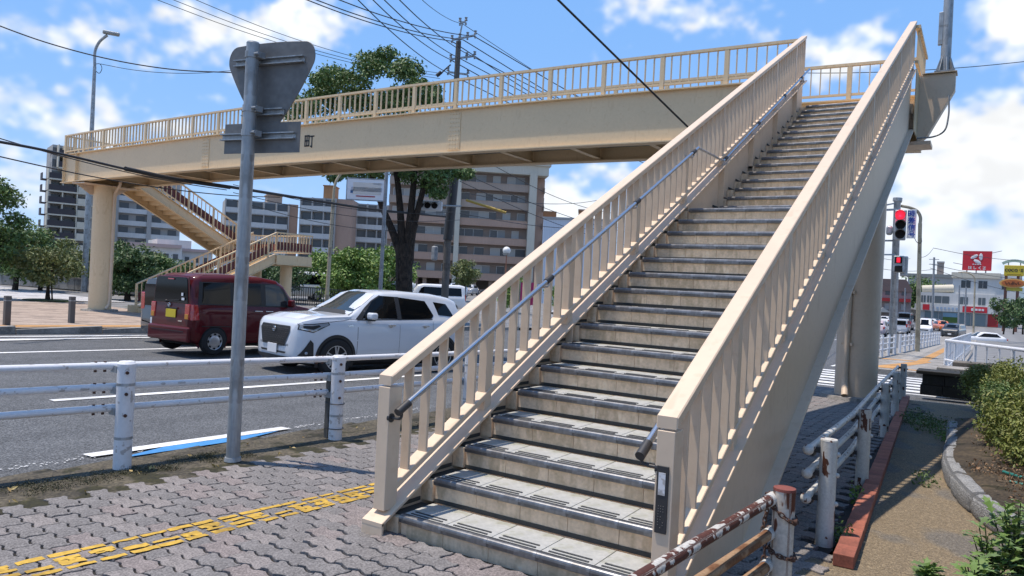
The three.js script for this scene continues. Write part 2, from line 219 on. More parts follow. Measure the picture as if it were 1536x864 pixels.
// near pavement: bed, kerb stones, dirt strip, wavy interlocking pavers
const pavement = settingGroup('pavement');
mesh('paving_bed', sheet(-2.98, 1.7, 12, -12.05, .2, .2, -.019), M.joint, pavement, true);
mesh('dirt_strip', sheet(-3.0, -2.25, 12, -12.05, .1, .25, -.006, (x, z) => gh(x, z) + .018 * (fbm(x * 5, z * 3, 3) - .5)), M.dirt, pavement, true);
{
  const kg = boxUV(merge(rbox(.16, .2, .592, .018)));
  for (let i = 0; i < 26; i++) { const z = 3.2 - i * .6, o = inst('kerb_stone', kg, M.kerbDirty, pavement, -3.075, gh(-3, z) - .118, z); o.rotation.x = .02; }
}
{
  const L = .25, W = .125, A = .0135, G = .0068;
  const wave = (t) => { const q = ((t % 1) + 1) % 1; return q < .5 ? smooth(0, .28, q) - smooth(.30, .5, q) * 1 : -(smooth(.5, .78, q) - smooth(.80, 1, q)); };
  const pts = [], n = 12, e = 5;
  for (let i = 0; i < n; i++) { const x = -L / 2 + L * i / n; pts.push([x, -W / 2 + A * wave(x / (L / 2)) + G]); }
  for (let i = 0; i < e; i++) { const y = -W / 2 + W * i / e; pts.push([L / 2 - G + A * .8 * Math.sin(y / W * 2 * Math.PI), y + (i === 0 ? G : 0)]); }
  for (let i = 0; i < n; i++) { const x = L / 2 - L * i / n; pts.push([x, W / 2 + A * wave(x / (L / 2)) - G]); }
  for (let i = 0; i < e; i++) { const y = W / 2 - W * i / e; pts.push([-L / 2 + G + A * .8 * Math.sin(y / W * 2 * Math.PI), y - (i === 0 ? G : 0)]); }
  const gfull = flat(new THREE.ExtrudeGeometry(shp(pts), { depth: .028, bevelEnabled: true, bevelSize: .003, bevelOffset: -.003, bevelThickness: .003, bevelSegments: 1, curveSegments: 1 }).rotateX(-Math.PI / 2));
  gfull.translate(0, -.031, 0);
  // drop the buried bottom
  const keepTop = (g) => { const p = g.attributes.position, out = [], nn = []; const N = g.attributes.normal; for (let i = 0; i < p.count; i += 3) { if (N.getY(i) < -.5) continue; for (let k = 0; k < 3; k++) { out.push(p.getX(i + k), p.getY(i + k), p.getZ(i + k)); nn.push(N.getX(i + k), N.getY(i + k), N.getZ(i + k)); } } const q = new THREE.BufferGeometry(); q.setAttribute('position', new THREE.Float32BufferAttribute(out, 3)); q.setAttribute('normal', new THREE.Float32BufferAttribute(nn, 3)); return boxUV(flat(q)); };
  const base = keepTop(gfull), variants = [0, 1, 2, 3, 4].map((k) => { const g = base.clone(), u = g.attributes.uv; for (let i = 0; i < u.count; i++) u.setXY(i, u.getX(i) + k * .31, u.getY(i) + k * .47); return g; });
  const mats = [M.paverA, M.paverB, M.paverC, M.paverD, M.paverE], all = [];
  for (let r = 0; r < 124; r++) { const z = 2.6 - r * W; for (let c = -12; c < 8; c++) { const x = c * L + (r % 2) * L / 2; if (x < -2.36 || x > (z > -1.42 ? 1.66 : lerp(1.81, 1.30, (-1.42 - z) / 10.68) - .17)) continue; if (z < .1 && z > -1.6 && x > -.34 && x < 1.18) continue; if (x > 1.3 && z > -1) { if (x > 1.42) continue; } all.push([x, z, (() => { const q = rnd() + .25 * (fbm(x * .9, z * .9, 6) - .5); return q < .34 ? 0 : q < .58 ? 1 : q < .82 ? 2 : 4; })(), rr(-.003, .002), rr(-.012, .012), rr(-.012, .012)]); } }
  const seen = (x, z) => { const v = V(x, gh(x, z), z).project(camera); return Math.abs(v.x) < 1.02 && Math.abs(v.y) < 1.03; };
  const q = all.map((a) => ({ a, s: seen(a[0], a[1]) && !(a[0] > -.3 && a[1] > -9 && a[0] < .9) ? 1 / Math.hypot(a[0] - camera.position.x, a[1] - camera.position.z) : 0 })).sort((m, n2) => n2.s - m.s);
  const rest = [[], [], [], [], []];
  q.forEach(({ a, s }, i) => {
    const [x, z, k, dy, rx, rz] = a;
    if (i < 300 && s > 0) { const o = inst('paver', variants[k], mats[k], pavement, x, gh(x, z) + dy, z); o.rotation.set(rx, 0, rz); }
    else { const g = variants[k].clone(), u = g.attributes.uv, ou = rnd(), ov = rnd(); for (let m = 0; m < u.count; m++) u.setXY(m, u.getX(m) + ou, u.getY(m) + ov); g.rotateX(rx).rotateZ(rz).translate(x, gh(x, z) + dy, z); rest[k].push(g); }
  });
  rest.forEach((l, k) => { if (!l.length) return; const o = mesh('paver_field', l, mats[k], pavement, true); o.userData.kind = 'stuff'; });
}
// far side and surroundings
struct('plaza', [sheet(-31, -16.5, 40, -13.2, 3, 3, 0)], M.plaza, null, true);
struct('plaza_white_paving', [sheet(-48, -31, 40, -16, 4, 4, .004)], M.plazaWhite, null, true);
struct('car_park', [sheet(-130, -16.5, -13.2, -150, 8, 8, -.03), sheet(-140, -48, 40, -13.2, 8, 8, -.03)], M.asphalt2, null, true);
struct('lawn', [sheet(-26.8, -22.6, -13.3, -14.6, 1, 1, .05)], M.grass, null, true);
struct('tactile_edge', [sheet(-17.3, -16.75, 40, -13, .5, 3, .006)], M.orange, 'orange tactile strip along the far kerb', true);
{ const k = settingGroup('far_kerb'), kg = boxUV(merge(rbox(.16, .2, 1.98, .02))); for (let i = 0; i < 26; i++) { const z = 24 - i * 2; inst('kerb_stone', kg, M.concrete, k, -16.5, gh(-16, z) - .09, z).rotation.x = .02; } }
struct('side_street_pavement', [sheet(-1.2, 1.95, -20.9, -130, 1.6, 3, .0)], M.concrete, null, true);
{ const k = settingGroup('side_street_kerb'), kg = boxUV(merge(rbox(.16, .2, 1.98, .02))); for (let i = 0; i < 34; i++) { const z = -21.9 - i * 2; inst('kerb_stone', kg, M.concrete, k, -1.2, gh(-1, z) - .1, z).rotation.x = .02; } mesh('kerb_end', rbox(3.1, .2, .16, .02, .36, gh(0, -20.9) - .1, -20.9), M.concrete, k); }
{ const t = settingGroup('tactile_paving'); mesh('tactile_slab', quadStrip([[-1.0, -21.3], [1.5, -21.3], [1.5, -21.75], [-1.0, -21.75]], .005), M.orange, t); mesh('tactile_slab', quadStrip([[-.35, -21.75], [.2, -21.75], [.9, -27], [.45, -27]], .006), M.orange, t); mesh('tactile_slab', quadStrip([[-.95, -27.0], [.9, -27], [.9, -27.6], [-.95, -27.6]], .005), M.orange, t); mesh('tactile_slab', line(.6, -27.6, .8, -70, .35, .005), M.orange, t); }
const gv = (x, z) => gh(x, z) + .03 * (fbm(x * 1.3, z * 1.3, 5) - .5) - .01;
function edgeSheet() { const g = sheet(0, 1, -1.6, -12.2, .025, .2, 0), p = g.attributes.position, u = g.attributes.uv; for (let i = 0; i < p.count; i++) { const z = p.getZ(i), e = lerp(1.81, 1.30, (-1.42 - z) / 10.68) - .08, x = lerp(e, 9, p.getX(i) ** 1.6); p.setXYZ(i, x, gv(x, z) - .003, z); u.setXY(i, x, z); } g.computeVertexNormals(); return g; }
struct('gravel_path', [sheet(1.42, 3.3, 6, -1.6, .15, .15, -.004, gv), edgeSheet(), sheet(3.3, 9, 6, -1.6, .4, .4, -.004, gv)], M.gravel, null, true);
struct('side_bank', [sheet(1.95, 60, -20.9, -140, 6, 6, -.02)], M.asphalt2, null, true);

// yellow guide bars painted over the pavers, broken and worn
{
  const t = thing('tactile_guide_line', 'worn yellow guide bars painted across the grey wavy pavers', 'tactile line');
  const ax = -1.33, az = 2.1, bx = -1.06, bz = -1.75, L = Math.hypot(bx - ax, bz - az), ux = (bx - ax) / L, uz = (bz - az) / L;
  for (let s = 0; s < L; s += .15) for (let k = 0; k < 4; k++) {
    if (fbm(s * 1.1, k * 3.1, 4) < .25 || rnd() < .03) continue;
    const off = (k - 1.5) * .068, a = s + rr(0, .012), b = Math.min(L, s + rr(.11, .15)), w = rr(.014, .026), jag = [];
    const P = (q, o) => [ax + ux * q - uz * o, az + uz * q + ux * o];
    const n = 4; for (let i = 0; i <= n; i++) jag.push(P(lerp(a, b, i / n), off - w + rr(-.006, .006))); for (let i = n; i >= 0; i--) jag.push(P(lerp(a, b, i / n), off + w + rr(-.006, .006)));
    // strip of quads so that ragged edges stay clean
    const g = []; for (let i = 0; i < n; i++) g.push(quadStrip([jag[i], jag[i + 1], jag[2 * n - i], jag[2 * n + 1 - i]], .0045));
    mesh('yellow_bar', g, M.markYellow, t);
    if (k < 3 && fbm(s * 1.7 + 9, k * 2.2, 8) > .54) { const o2 = off + .034; for (let q = 0; q < 3; q++) { const m0 = lerp(a, b, rr(0, .7)), m1 = Math.min(b, m0 + rr(.02, .06)), h1 = rr(.008, .022), h2 = rr(.006, .02); mesh('yellow_bar', quadStrip([P(m0, o2 - h1), P(lerp(m0, m1, .5), o2 - h2 * 1.1), P(m1, o2 - h2 * .4), P(lerp(m0, m1, .7), o2 + h1), P(m0 + .004, o2 + h2)], .0042 + q * .0004), M.markYellow, t); } }
  }
}
// ---------------------------------------------------------------- near staircase
const SL = .5, fl = (z) => .165 - SL * z, RT = (z) => .955 - SL * z; // flange top and handrail top at z
const postZ = [-.0, -.95, -2.07, -3.35, -4.62, -5.85, -7.1, -8.36, -9.58];
const slopeBeam = (x, w, z1, z2, yf, th, bev = 0) => prismZY([[z1, yf(z1)], [z2, yf(z2)], [z2, yf(z2) - th], [z1, yf(z1) - th]], w, x - w / 2, bev);
const XL = -.412, XR = 1.262, ZT = -10.2, LAND = .76;
const stepZ = (i) => -(i - 1) * .3 - (i > 16 ? LAND : 0);
{
  const S = thing('staircase', 'cream painted steel staircase with slate edged steps climbing to the footbridge', 'staircase');
  const cols = [-.30, 0, .3, .6, .9, 1.145];
  const tileG = cols.slice(0, 5).map((a, k) => boxUV(merge(rbox(cols[k + 1] - a - .004, .02, .266, .003)))), nosG = cols.slice(0, 5).map((a, k) => { const w = cols[k + 1] - a - .0016, pr = [[-.009, -.021], [.019, -.021], [.024, -.017], [.025, 0], [.0235, .010], [.020, .0175], [.013, .022], [.006, .023], [-.009, .023]]; return boxUV(merge(prism(pr.map(([q, y]) => [-q, y]), w).rotateY(Math.PI / 2).translate(-w / 2, 0, 0))); }), risG = [0, 1, 2, 3, 4, 5, 6].map((v) => cols.slice(0, 5).map((a, k) => { const g = boxUV(merge(rbox(cols[k + 1] - a - .0022, .128, .012, .0012))), u = g.attributes.uv; for (let i = 0; i < u.count; i++) u.setXY(i, u.getX(i) + a + v * .37, u.getY(i) + v * .213 + k * .0); return g; }));
  const stripG = merge(rbox(.225, .006, .0125, .002)), lineG = merge(box(1.44, .004, .008));
  for (let i = 1; i <= 32; i++) {
    const z = stepZ(i), zn = i < 32 ? stepZ(i + 1) : z - 1.9, y = .15 * i, d = z - zn, top = i === 32;
    const st = mesh('step', [box(1.64, .125, d - .012, .425, y - .0855, (z + zn) / 2 - .032), box(.085, .125, d, -.36, y - .0855, (z + zn) / 2 - .014)], M.riser, S);
    // dark mastic band where tread meets riser and cheek
    if (!top) mesh('mastic_band', [box(1.45, .024, .006, .422, y + .012, zn - .0185), box(.006, .022, d - .06, -.3995, y + .011, (z + zn) / 2 - .03), box(.09, .008, d - .05, -.35, y - .0185, (z + zn) / 2 - .03)], M.mastic, st);
    const deep = d > .5;
    for (let k = 0; k < 5; k++) {
      const cx = (cols[k] + cols[k + 1]) / 2, w = cols[k + 1] - cols[k];
      if (!top) { const o = inst('tread_tile', tileG[k], M.tile, st, cx, y - .0105, z - .033 - .133); if (deep) inst('tread_tile', tileG[k], M.tile, st, cx, y - .0105, z - .046 - .124 - .36), inst('tread_tile', tileG[k], M.tile, st, cx, y - .0105, z - .046 - .124 - .62); o.rotation.x = rr(-.002, .002); }
      inst('nosing', nosG[k], M.nosing, st, cx, y - .022, z - .022);
      { const o = inst('riser_panel', risG[(i * 5) % 7][k], M.riser, st, cx, y - .1075, z - .0265); }
      if (i < 11) for (const q of [.060, .098]) { const o = inst('grip_strip', stripG, M.strip, st, cx, y + .0015, z - q); o.scale.x = w / .3; }
    }
    if (i < 13) inst('nosing_groove', lineG, M.strip, st, .422, y + .0005, z - .0325);
  }
  mesh('landing_slab', box(1.45, .02, 1.0, .42, 2.379, -5.0), M.tile, S);
  // two stringers: plate girders with flanges, inside stiffeners
  for (const s of [-1, 1]) {
    const x = s < 0 ? XL : XR, bt = (z) => -.62 - .482 * z;
    const web = mesh('stringer', prismZY([[.09, fl(.09) - .02], [-10.25, fl(-10.25) - .02], [-10.25, bt(-10.25)], [-1.29, bt(-1.29) - .02], [.09, -.02]], .012, x - .006), M.paint, S);
    mesh('top_flange', slopeBeam(x, .152, .102, -10.25, fl, .022, .003), M.paint, web);
    mesh('bottom_flange', slopeBeam(x, .16, -1.22, -10.25, (z) => bt(z), .022, .003), M.paint, web);
    mesh('foot_plate', box(.152, .135, .014, x, .045, .094), M.paint, web);
    for (const z of postZ.slice(1)) { const z2 = z + .02; mesh('stiffener', box(.066, fl(z2) - bt(z2) - .05, .012, x - s * .039, (fl(z2) + bt(z2)) / 2, z2), M.paint, web); }
    // railing
    const R = mesh('handrail', slopeBeam(x, .1, .05, ZT, RT, .055, .006), M.paint, S); R.name = 'railing';
    mesh('bottom_rail', slopeBeam(x, .082, .0, ZT, (z) => fl(z) + .122, .045, .004), M.paint, R);
    const newel = mesh('newel_post', rbox(.085, .70, .105, .004, x, .515, .0), M.paint, R);
    for (const z of postZ.slice(1)) mesh('post', prismZY([[z + .038, fl(z + .038) - .004], [z - .038, fl(z - .038) - .004], [z - .038, RT(z - .038) - .05], [z + .038, RT(z + .038) - .05]], .064, x - .032, .003), M.paint, R);
    mesh('end_post', prismZY([[ZT + .07, fl(ZT)], [ZT, fl(ZT)], [ZT, RT(ZT) - .05], [ZT + .07, RT(ZT) - .05]], .075, x - .0375, .003), M.paint, R);
    const zs = [...postZ, ZT], bg = boxUV(merge(prismZY([[.009, -.0 - SL * .009], [-.009, SL * .009], [-.009, .62 + SL * .009], [.009, .62 - SL * .009]], .064, -.032, .003)));
    const counts = [5, 6, 7, 7, 7, 7, 7, 7, 3];
    for (let b = 0; b < zs.length - 1; b++) for (let k = 1; k <= counts[b]; k++) { const z = lerp(zs[b], zs[b + 1], k / (counts[b] + 1)); inst('baluster', bg, M.paint, R, x, fl(z) + .117, z); }
    // grab rail of steel tube inside, dropping to the flange at the landing
    const gx = x - s * .115, hp = [V(gx, .757, .02), V(gx, 3.085, -4.69), V(gx, 3.1, -5.62), V(gx, 5.46, -10.2)];
    const gr = mesh('grab_rail', [rod(hp[0], hp[1], .0185, .0185, 14), rod(hp[1], hp[2], .014, .014, 12), rod(hp[2], hp[3], .0185, .0185, 14), ball(.0185, gx, 3.085, -4.69), ball(.0185, gx, 3.1, -5.62)], M.steel, S);
    const cap = (p, q) => mesh('grab_rail_sleeve', rod(p, q, .0235, .0235, 14), M.dark, gr);
    cap(V(gx, .735, .062), V(gx, .78, -.028));
    for (const z of [-1.55, -3.1, -4.55]) cap(V(gx, .757 - .4942 * (z - .02) - .02, z + .04), V(gx, .757 - .4942 * (z - .02) + .02, z - .04));
    for (const z of [-5.7, -7.1, -8.5, -9.6]) cap(V(gx, 3.1 - .5153 * (z + 5.62) - .02, z + .04), V(gx, 3.1 - .5153 * (z + 5.62) + .02, z - .04));
    for (const z of [.03, -1.55, -3.1, -4.55]) { const y = .757 - .4942 * (z - .02); mesh('rail_bracket', [tube([V(gx, y, z), V(gx, y - .05, z), V(x - s * .04, y - .06, z)], .0085, 10, 7), rod(V(x - s * .046, y - .06, z), V(x - s * .03, y - .06, z), .026, .026, 14)], z > 0 ? M.dark : M.steel, gr); }
    for (const z of [-5.9, -7.3, -8.6, -9.7]) { const y = 3.1 - .5153 * (z + 5.62); mesh('rail_bracket', tube([V(gx, y, z), V(gx, y - .06, z), V(gx + s * .05, fl(z), z)], .0085, 8, 7), M.steel, gr); }
    if (s > 0) { // dark braille plate on the right newel
      const pl = mesh('braille_plate', rbox(.056, .30, .006, .004, x - .004, .56, .0565), M.dark, newel);
      mesh('white_label', box(.032, .10, .002, x - .006, .63, .0605), M.white, pl);
      const dots = []; for (let r = 0; r < 9; r++) for (let c = 0; c < 3; c++) if (hsh(r, c, 3) > .35) dots.push(ball(.0028, x - .016 + c * .011, .435 + r * .012, .0595, 6)); mesh('braille_dots', dots, mat(.07, .07, .07, .5), pl);
    }
  }
}
// ---------------------------------------------------------------- footbridge span with its two columns
{
  const B = thing('footbridge', 'cream steel footbridge girder with slatted railing spanning the road on round columns', 'footbridge');
  const cx = -12.9, camb = (x) => .14 * (1 - ((x - cx) / 12.5) ** 2), TOP = (x) => 5.33 + camb(x), zN = -10.27, zF = -12.0, xA = -25.55, xB = -.47;
  const run = (x0, x1, f0, f1, d, z) => { const n = 20, pt = []; for (let i = 0; i <= n; i++) { const x = lerp(x0, x1, i / n); pt.push([x, f1(x)]); } for (let i = n; i >= 0; i--) { const x = lerp(x0, x1, i / n); pt.push([x, f0(x)]); } return prism(pt, d).translate(0, 0, z - d / 2); };
  for (const [z, x1, s] of [[zN, xB, 1], [zF, 1.33, -1]]) {
    const G = mesh('girder', run(xA, x1, (x) => TOP(x) - 1.0, (x) => TOP(x) - .024, .014, z), M.paint2, B);
    mesh('top_flange', run(xA, x1, (x) => TOP(x) - .024, TOP, .19, z), M.paint2, G);
    mesh('bottom_flange', run(xA, x1, (x) => TOP(x) - 1.02, (x) => TOP(x) - .996, .25, z), M.paint2, G);
    for (const sx of [-8.0, -17.3]) {
      const sp = mesh('splice_plate', box(.34, .86, .016, sx, TOP(sx) - .51, z + s * .015), M.paint2, G), bg = merge(cyl(.014, .016, .016, 0, 0, 0, 6).rotateX(Math.PI / 2));
      for (let c = 0; c < 4; c++) for (let r = 0; r < 9; r++) inst('bolt', bg, M.paint2, sp, sx - .12 + c * .08, TOP(sx) - .9 + r * .098, z + s * .03);
      if (s > 0) for (const yy of [.008, -1.028]) for (let c = 0; c < 6; c++) inst('bolt', bg, M.paint2, sp, sx - .25 + c * .1, TOP(sx) + yy, z + .08).rotation.x = Math.PI / 2;
    }
    for (const rx of [-25.45, -24.6]) mesh('stiffener', box(.014, .95, .1, rx, TOP(rx) - .51, z + s * .055), M.paint2, G);
    // railing
    const h = .70, yt = (x) => TOP(x) + h, R = mesh('railing', run(xA, x1, (x) => yt(x) - .05, yt, .075, z), M.paint2, B);
    mesh('bottom_rail', run(xA, x1, (x) => TOP(x) + .09, (x) => TOP(x) + .13, .05, z), M.paint2, R);
    const n = Math.round((x1 - xA) / 1.25), pg = merge(rbox(.085, h - .03, .07, .004)), bg = merge(box(.014, h - .16, .048));
    for (let i = 0; i <= n; i++) { const x = lerp(xA + .04, x1 - .04, i / n); inst('post', pg, M.paint2, R, x, TOP(x) + h / 2 - .02, z); if (i < n) for (let k = 1; k <= 6; k++) { const xx = x + (x1 - xA - .08) / n * k / 7; inst('baluster', bg, M.paint2, R, xx, TOP(xx) + h / 2 + .045, z); } }
  }
  // end railings
  for (const [x, za, zb] of [[xA + .03, zN, zF], [1.33, -10.2, zF]]) {
    const y = TOP(x), hh = .70, R = mesh('railing', box(.075, .05, Math.abs(zb - za), x, y + hh - .025, (za + zb) / 2), M.paint2, B); mesh('bottom_rail', box(.05, .04, Math.abs(zb - za), x, y + .11, (za + zb) / 2), M.paint2, R); const bg = merge(box(.03, hh - .16, .022));
    for (let k = 1; k < 11; k++) inst('baluster', bg, M.paint2, R, x, y + hh / 2 + .045, lerp(za, zb, k / 11));
    mesh('end_plate', box(.014, 1.0, Math.abs(zb - za), x + (x > 0 ? .01 : 0), y - .5, (za + zb) / 2), M.paint2, B);
  }
  mesh('deck', [run(xA, 1.31, (x) => 4.62 + camb(x), (x) => 4.78 + camb(x) * .9, 1.7, (zN + zF) / 2)], M.concrete, B);
  for (let x = -24.9; x < .5; x += 1.8) mesh('floor_beam', [box(.014, .24, 1.66, x, TOP(x) - .84, (zN + zF) / 2), box(.12, .014, 1.66, x, TOP(x) - .967, (zN + zF) / 2)], M.paint2, B);
  mesh('platform_front_plate', box(1.62, .5, .014, .42, 4.47, -10.24), M.paint, B);
  // bracket that carries a lamp pole
  mesh('lamp_bracket', [prism([[1.34, 5.34], [1.86, 5.34], [1.86, 5.06], [1.50, 4.33], [1.34, 4.2]], .22, .006).translate(0, 0, -11.05), box(.5, .012, .32, 1.63, 5.35, -10.94)], M.paint, B);
  mesh('bracket_foot', box(.5, .06, .5, 1.32, 4.14, -10.75), M.paint, B);
  mesh('conduit', tube([V(1.78, 4.95, -10.78), V(1.79, 4.6, -10.76), V(1.74, 4.36, -10.75), V(1.6, 4.28, -10.75), V(1.35, 4.27, -10.75)], .014, 30, 7), M.poleGrey, B);
  // columns with drain pipes
  for (const [x, z, r, dx, dz, top] of [[.57, -11.12, .345, -.13, .37, 4.3], [-24.35, -11.12, .37, .36, -.14, 4.28]]) {
    const y0 = gh(x, z) - .05, C = mesh('column', [cyl(r, r, top - y0, x, (top + y0) / 2, z, 40)], x < -5 ? M.paint2 : M.paint, B);
    mesh('base_plinth', cyl(r + .22, r + .25, .09, x, y0 + .07, z, 32), M.concrete, C);
    mesh('column_head', [box(.8, .03, 1.9, x, top + .0, z), prism([[-.95, 0], [.95, 0], [.42, -.34], [-.42, -.34]], .02).rotateY(Math.PI / 2).translate(x - .2, top, z)], M.paint, C);
    const px = x + dx, pz = z + dz, pipe = mesh('drain_pipe', [rod(V(px, y0 + .42, pz), V(px, 3.9, pz), .05, .05, 16), tube([V(px, y0 + .44, pz), V(px + .01, y0 + .3, pz + .03), V(px + .03, y0 + .14, pz + .14)], .056, 12, 14), tube([V(px, 3.85, pz), V(px + .05, 4.05, pz), V(px + .35, 4.3, pz + .02), V(px + .4, 4.6, pz)], .05, 16, 12)], M.paint, C);
    for (const y of [.75, 1.65, 2.7, 3.6]) mesh('pipe_clamp', [box(.16, .035, .02, px, y, pz - .0), box(.03, .05, .05, px + .08, y, pz + .02)], M.paint, pipe);
  }
}
// lettering on the girder: one town character in dark strokes
function strokes(list, S, m, parent, name, f, w = .09) { // list of polylines in a 10x10 box
  const gs = []; for (const pl of list) for (let i = 0; i < pl.length - 1; i++) { const [ax, ay] = pl[i], [bx, by] = pl[i + 1], L = Math.hypot(bx - ax, by - ay) / 10 * S + w * S, g = new THREE.BoxGeometry(L, w * S, .004); g.rotateZ(Math.atan2(ay - by, bx - ax)); g.translate(((ax + bx) / 20 - .5) * S, (.5 - (ay + by) / 20) * S, 0); gs.push(g); }
  const g = merge(gs); g.applyMatrix4(f); return mesh(name, g, m, parent);
}
const GLYPH = {
  machi: [[[.5, 1], [4.6, 1], [4.6, 8.4], [.5, 8.4], [.5, 1]], [[2.5, 1], [2.5, 8.4]], [[.5, 4.7], [4.6, 4.7]], [[5.4, 1.6], [9.8, 1.6]], [[7.8, 1.6], [7.8, 9.4], [6.6, 8.8]]],
  ji: [[[.4, 1.6], [3.3, 1.6], [3.3, 8.4], [.4, 8.4], [.4, 1.6]], [[.4, 5], [3.3, 5]], [[4.8, 1.9], [9.2, 1.9]], [[7, .5], [7, 3.9]], [[4.2, 3.9], [9.8, 3.9]], [[4.2, 5.8], [9.8, 5.8]], [[8.3, 4.6], [8.3, 9.4], [7.2, 9]], [[5.4, 7], [6.2, 8]]],
  sa: [[[3.2, .4], [4, 1.6]], [[6.8, .4], [6, 1.6]], [[1.2, 2], [8.8, 2]], [[1.8, 3.5], [8.2, 3.5]], [[5, 2], [5, 5]], [[.5, 5], [9.5, 5]], [[4, 5], [2.6, 7.6], [.6, 9.4]], [[3.6, 6.6], [8.6, 6.6]], [[6, 6.6], [6, 9]], [[2.6, 9.1], [9.4, 9.1]]],
  shin: [[[3, .4], [.4, 4.4]], [[1.8, 2.8], [1.8, 9.6]], [[5.6, .4], [6.8, 1.2]], [[3.6, 1.9], [9.6, 1.9]], [[4.4, 3.4], [8.8, 3.4]], [[4.4, 4.9], [8.8, 4.9]], [[4.4, 6.4], [8.8, 6.4], [8.8, 9.4], [4.4, 9.4], [4.4, 6.4]]],
  gou: [[[2.4, .7], [7.6, .7], [7.6, 3.4], [2.4, 3.4], [2.4, .7]], [[.5, 4.8], [9.5, 4.8]], [[3.8, 4.8], [3.2, 6.4], [7.8, 6.4], [7.4, 9.2], [5.6, 9]]],
};
{ const t = thing('girder_lettering', 'dark town character lettered on the cream bridge girder', 'lettering'); strokes(GLYPH.machi, .36, M.dark, t, 'letter', new THREE.Matrix4().makeTranslation(-12.83, 5.02, -10.255), .1); }
// lamp pole standing on the bridge bracket
{
  const t = thing('lamp_pole', 'galvanised lamp pole bolted on the footbridge bracket above the stairs', 'lamp pole', null, [1.70, 5.36, -10.93]);
  mesh('base_plate', box(.30, .022, .30, 0, .011, 0), M.galv, t); mesh('pole', [cyl(.055, .078, 5.2, 0, 2.62, 0, 20)], M.galv, t);
  for (let k = 0; k < 8; k++) { const a = k * Math.PI / 4 + .2, g = prism([[.07, .02], [.15, .02], [.078, .26], [.07, .26]], .012).translate(0, 0, -.006).rotateY(a); mesh('gusset', g, M.galv, t); }
  mesh('cable_box', rbox(.07, .55, .06, .01, -.09, .75, .02), M.galv, t);
  mesh('arm', tube([V(0, 5.2, 0), V(-.1, 5.6, 0), V(-.6, 5.85, 0), V(-1.2, 5.9, 0)], .04, 20, 10), M.galv, t); mesh('lamp_head', rbox(.6, .1, .24, .04, -1.4, 5.9, 0), M.galv, t);
}
// ---------------------------------------------------------------- far staircase, a switchback beyond the road
{
  const S = thing('switchback_staircase', 'cream steel switchback staircase with maroon panels on the far pavement', 'staircase');
  const flight = (xa, xb, z0, y0, z1, y1, maroonX) => { // from (z0,y0) to (z1,y1), nosing line
    const n = Math.round(Math.abs(y1 - y0) / .15), yf = (z) => lerp(y0, y1, (z - z0) / (z1 - z0)), a = Math.min(z0, z1), b = Math.max(z0, z1);
    for (let i = 0; i < n; i++) { const z = lerp(z0, z1, (i + .5) / n); mesh('step', [box(xb - xa, .03, .31, (xa + xb) / 2, yf(z) - .03, z), box(xb - xa, .15, .02, (xa + xb) / 2, yf(z) - .1, z + .15 * Math.sign(z0 - z1) * Math.sign(y0 - y1) * -1)], M.paint2, S); }
    for (const x of [xa, xb]) {
      const st = mesh('stringer', prismZY([[b, yf(b) + .08], [a, yf(a) + .08], [a, yf(a) - .30], [b, yf(b) - .30]], .02, x - .01), M.paint2, S); mesh('flange', [slopeBeam(x, .14, b, a, (z) => yf(z) + .08, .02), slopeBeam(x, .14, b, a, (z) => yf(z) - .29, .02)], M.paint2, st);
      const R = mesh('railing', slopeBeam(x, .07, b, a, (z) => yf(z) + .98, .055), M.paint2, S); mesh('bottom_rail', slopeBeam(x, .04, b, a, (z) => yf(z) + .22, .04), M.paint2, R);
      const m = Math.round((b - a) / .19), bg = merge(box(.03, .76, .022)), pg = merge(box(.06, .92, .07));
      for (let k = 0; k <= m; k++) { const z = lerp(b, a, k / m); if (k % 6 === 0) inst('post', pg, M.paint2, R, x, yf(z) + .5, z); else inst('baluster', bg, M.paint2, R, x, yf(z) + .57, z); }
      if (maroonX.includes(x)) mesh('maroon_panel', slopeBeam(x - .05, .012, b - .1, a + .1, (z) => yf(z) + .58, .34), M.maroon, R);
    }
  };
  const yL = 2.2, gy = gh(-23, -12);
  flight(-25.75, -24.25, -12.1, 4.8, -17.2, yL, [-24.25, -25.75]);
  flight(-23.9, -22.4, -12.2, gy + .1, -17.2, yL, [-22.4, -23.9]);
  mesh('landing', [box(3.5, .1, 1.9, -24.08, yL - .05, -18.15), box(3.5, .4, .02, -24.08, yL - .2, -19.1), box(.02, .4, 1.9, -22.33, yL - .16, -18.15), box(.14, .02, 1.9, -22.33, yL - .36, -18.15)], M.paint2, S);
  const lr = (x0, z0, x1, z1) => { const L = Math.hypot(x1 - x0, z1 - z0), R = mesh('railing', beam(V(x0, yL + .96, z0), V(x1, yL + .96, z1), .07, .055), M.paint2, S), bg = merge(box(.024, .76, .024)), n = Math.round(L / .17); for (let k = 0; k <= n; k++) inst('baluster', bg, M.paint2, R, lerp(x0, x1, k / n), yL + .57, lerp(z0, z1, k / n)); mesh('bottom_rail', beam(V(x0, yL + .2, z0), V(x1, yL + .2, z1), .04, .04), M.paint2, R); mesh('maroon_panel', beam(V(x0 - .04, yL + .42, z0), V(x1 - .04, yL + .42, z1), .012, .34), M.maroon, R); };
  lr(-22.35, -17.2, -22.35, -19.1); lr(-22.35, -19.1, -25.8, -19.1); lr(-25.8, -19.1, -25.8, -17.2);
  for (const x of [-23, -25]) mesh('landing_column', cyl(.25, .25, yL + .2, x, (yL - .2) / 2 + gh(x, -18) / 2, -18.3, 20), M.paint2, S);
  for (const x of [-23.9, -22.4]) mesh('newel_block', box(.2, .3, .3, x, gy + .12, -12.1), M.paint2, S);
}
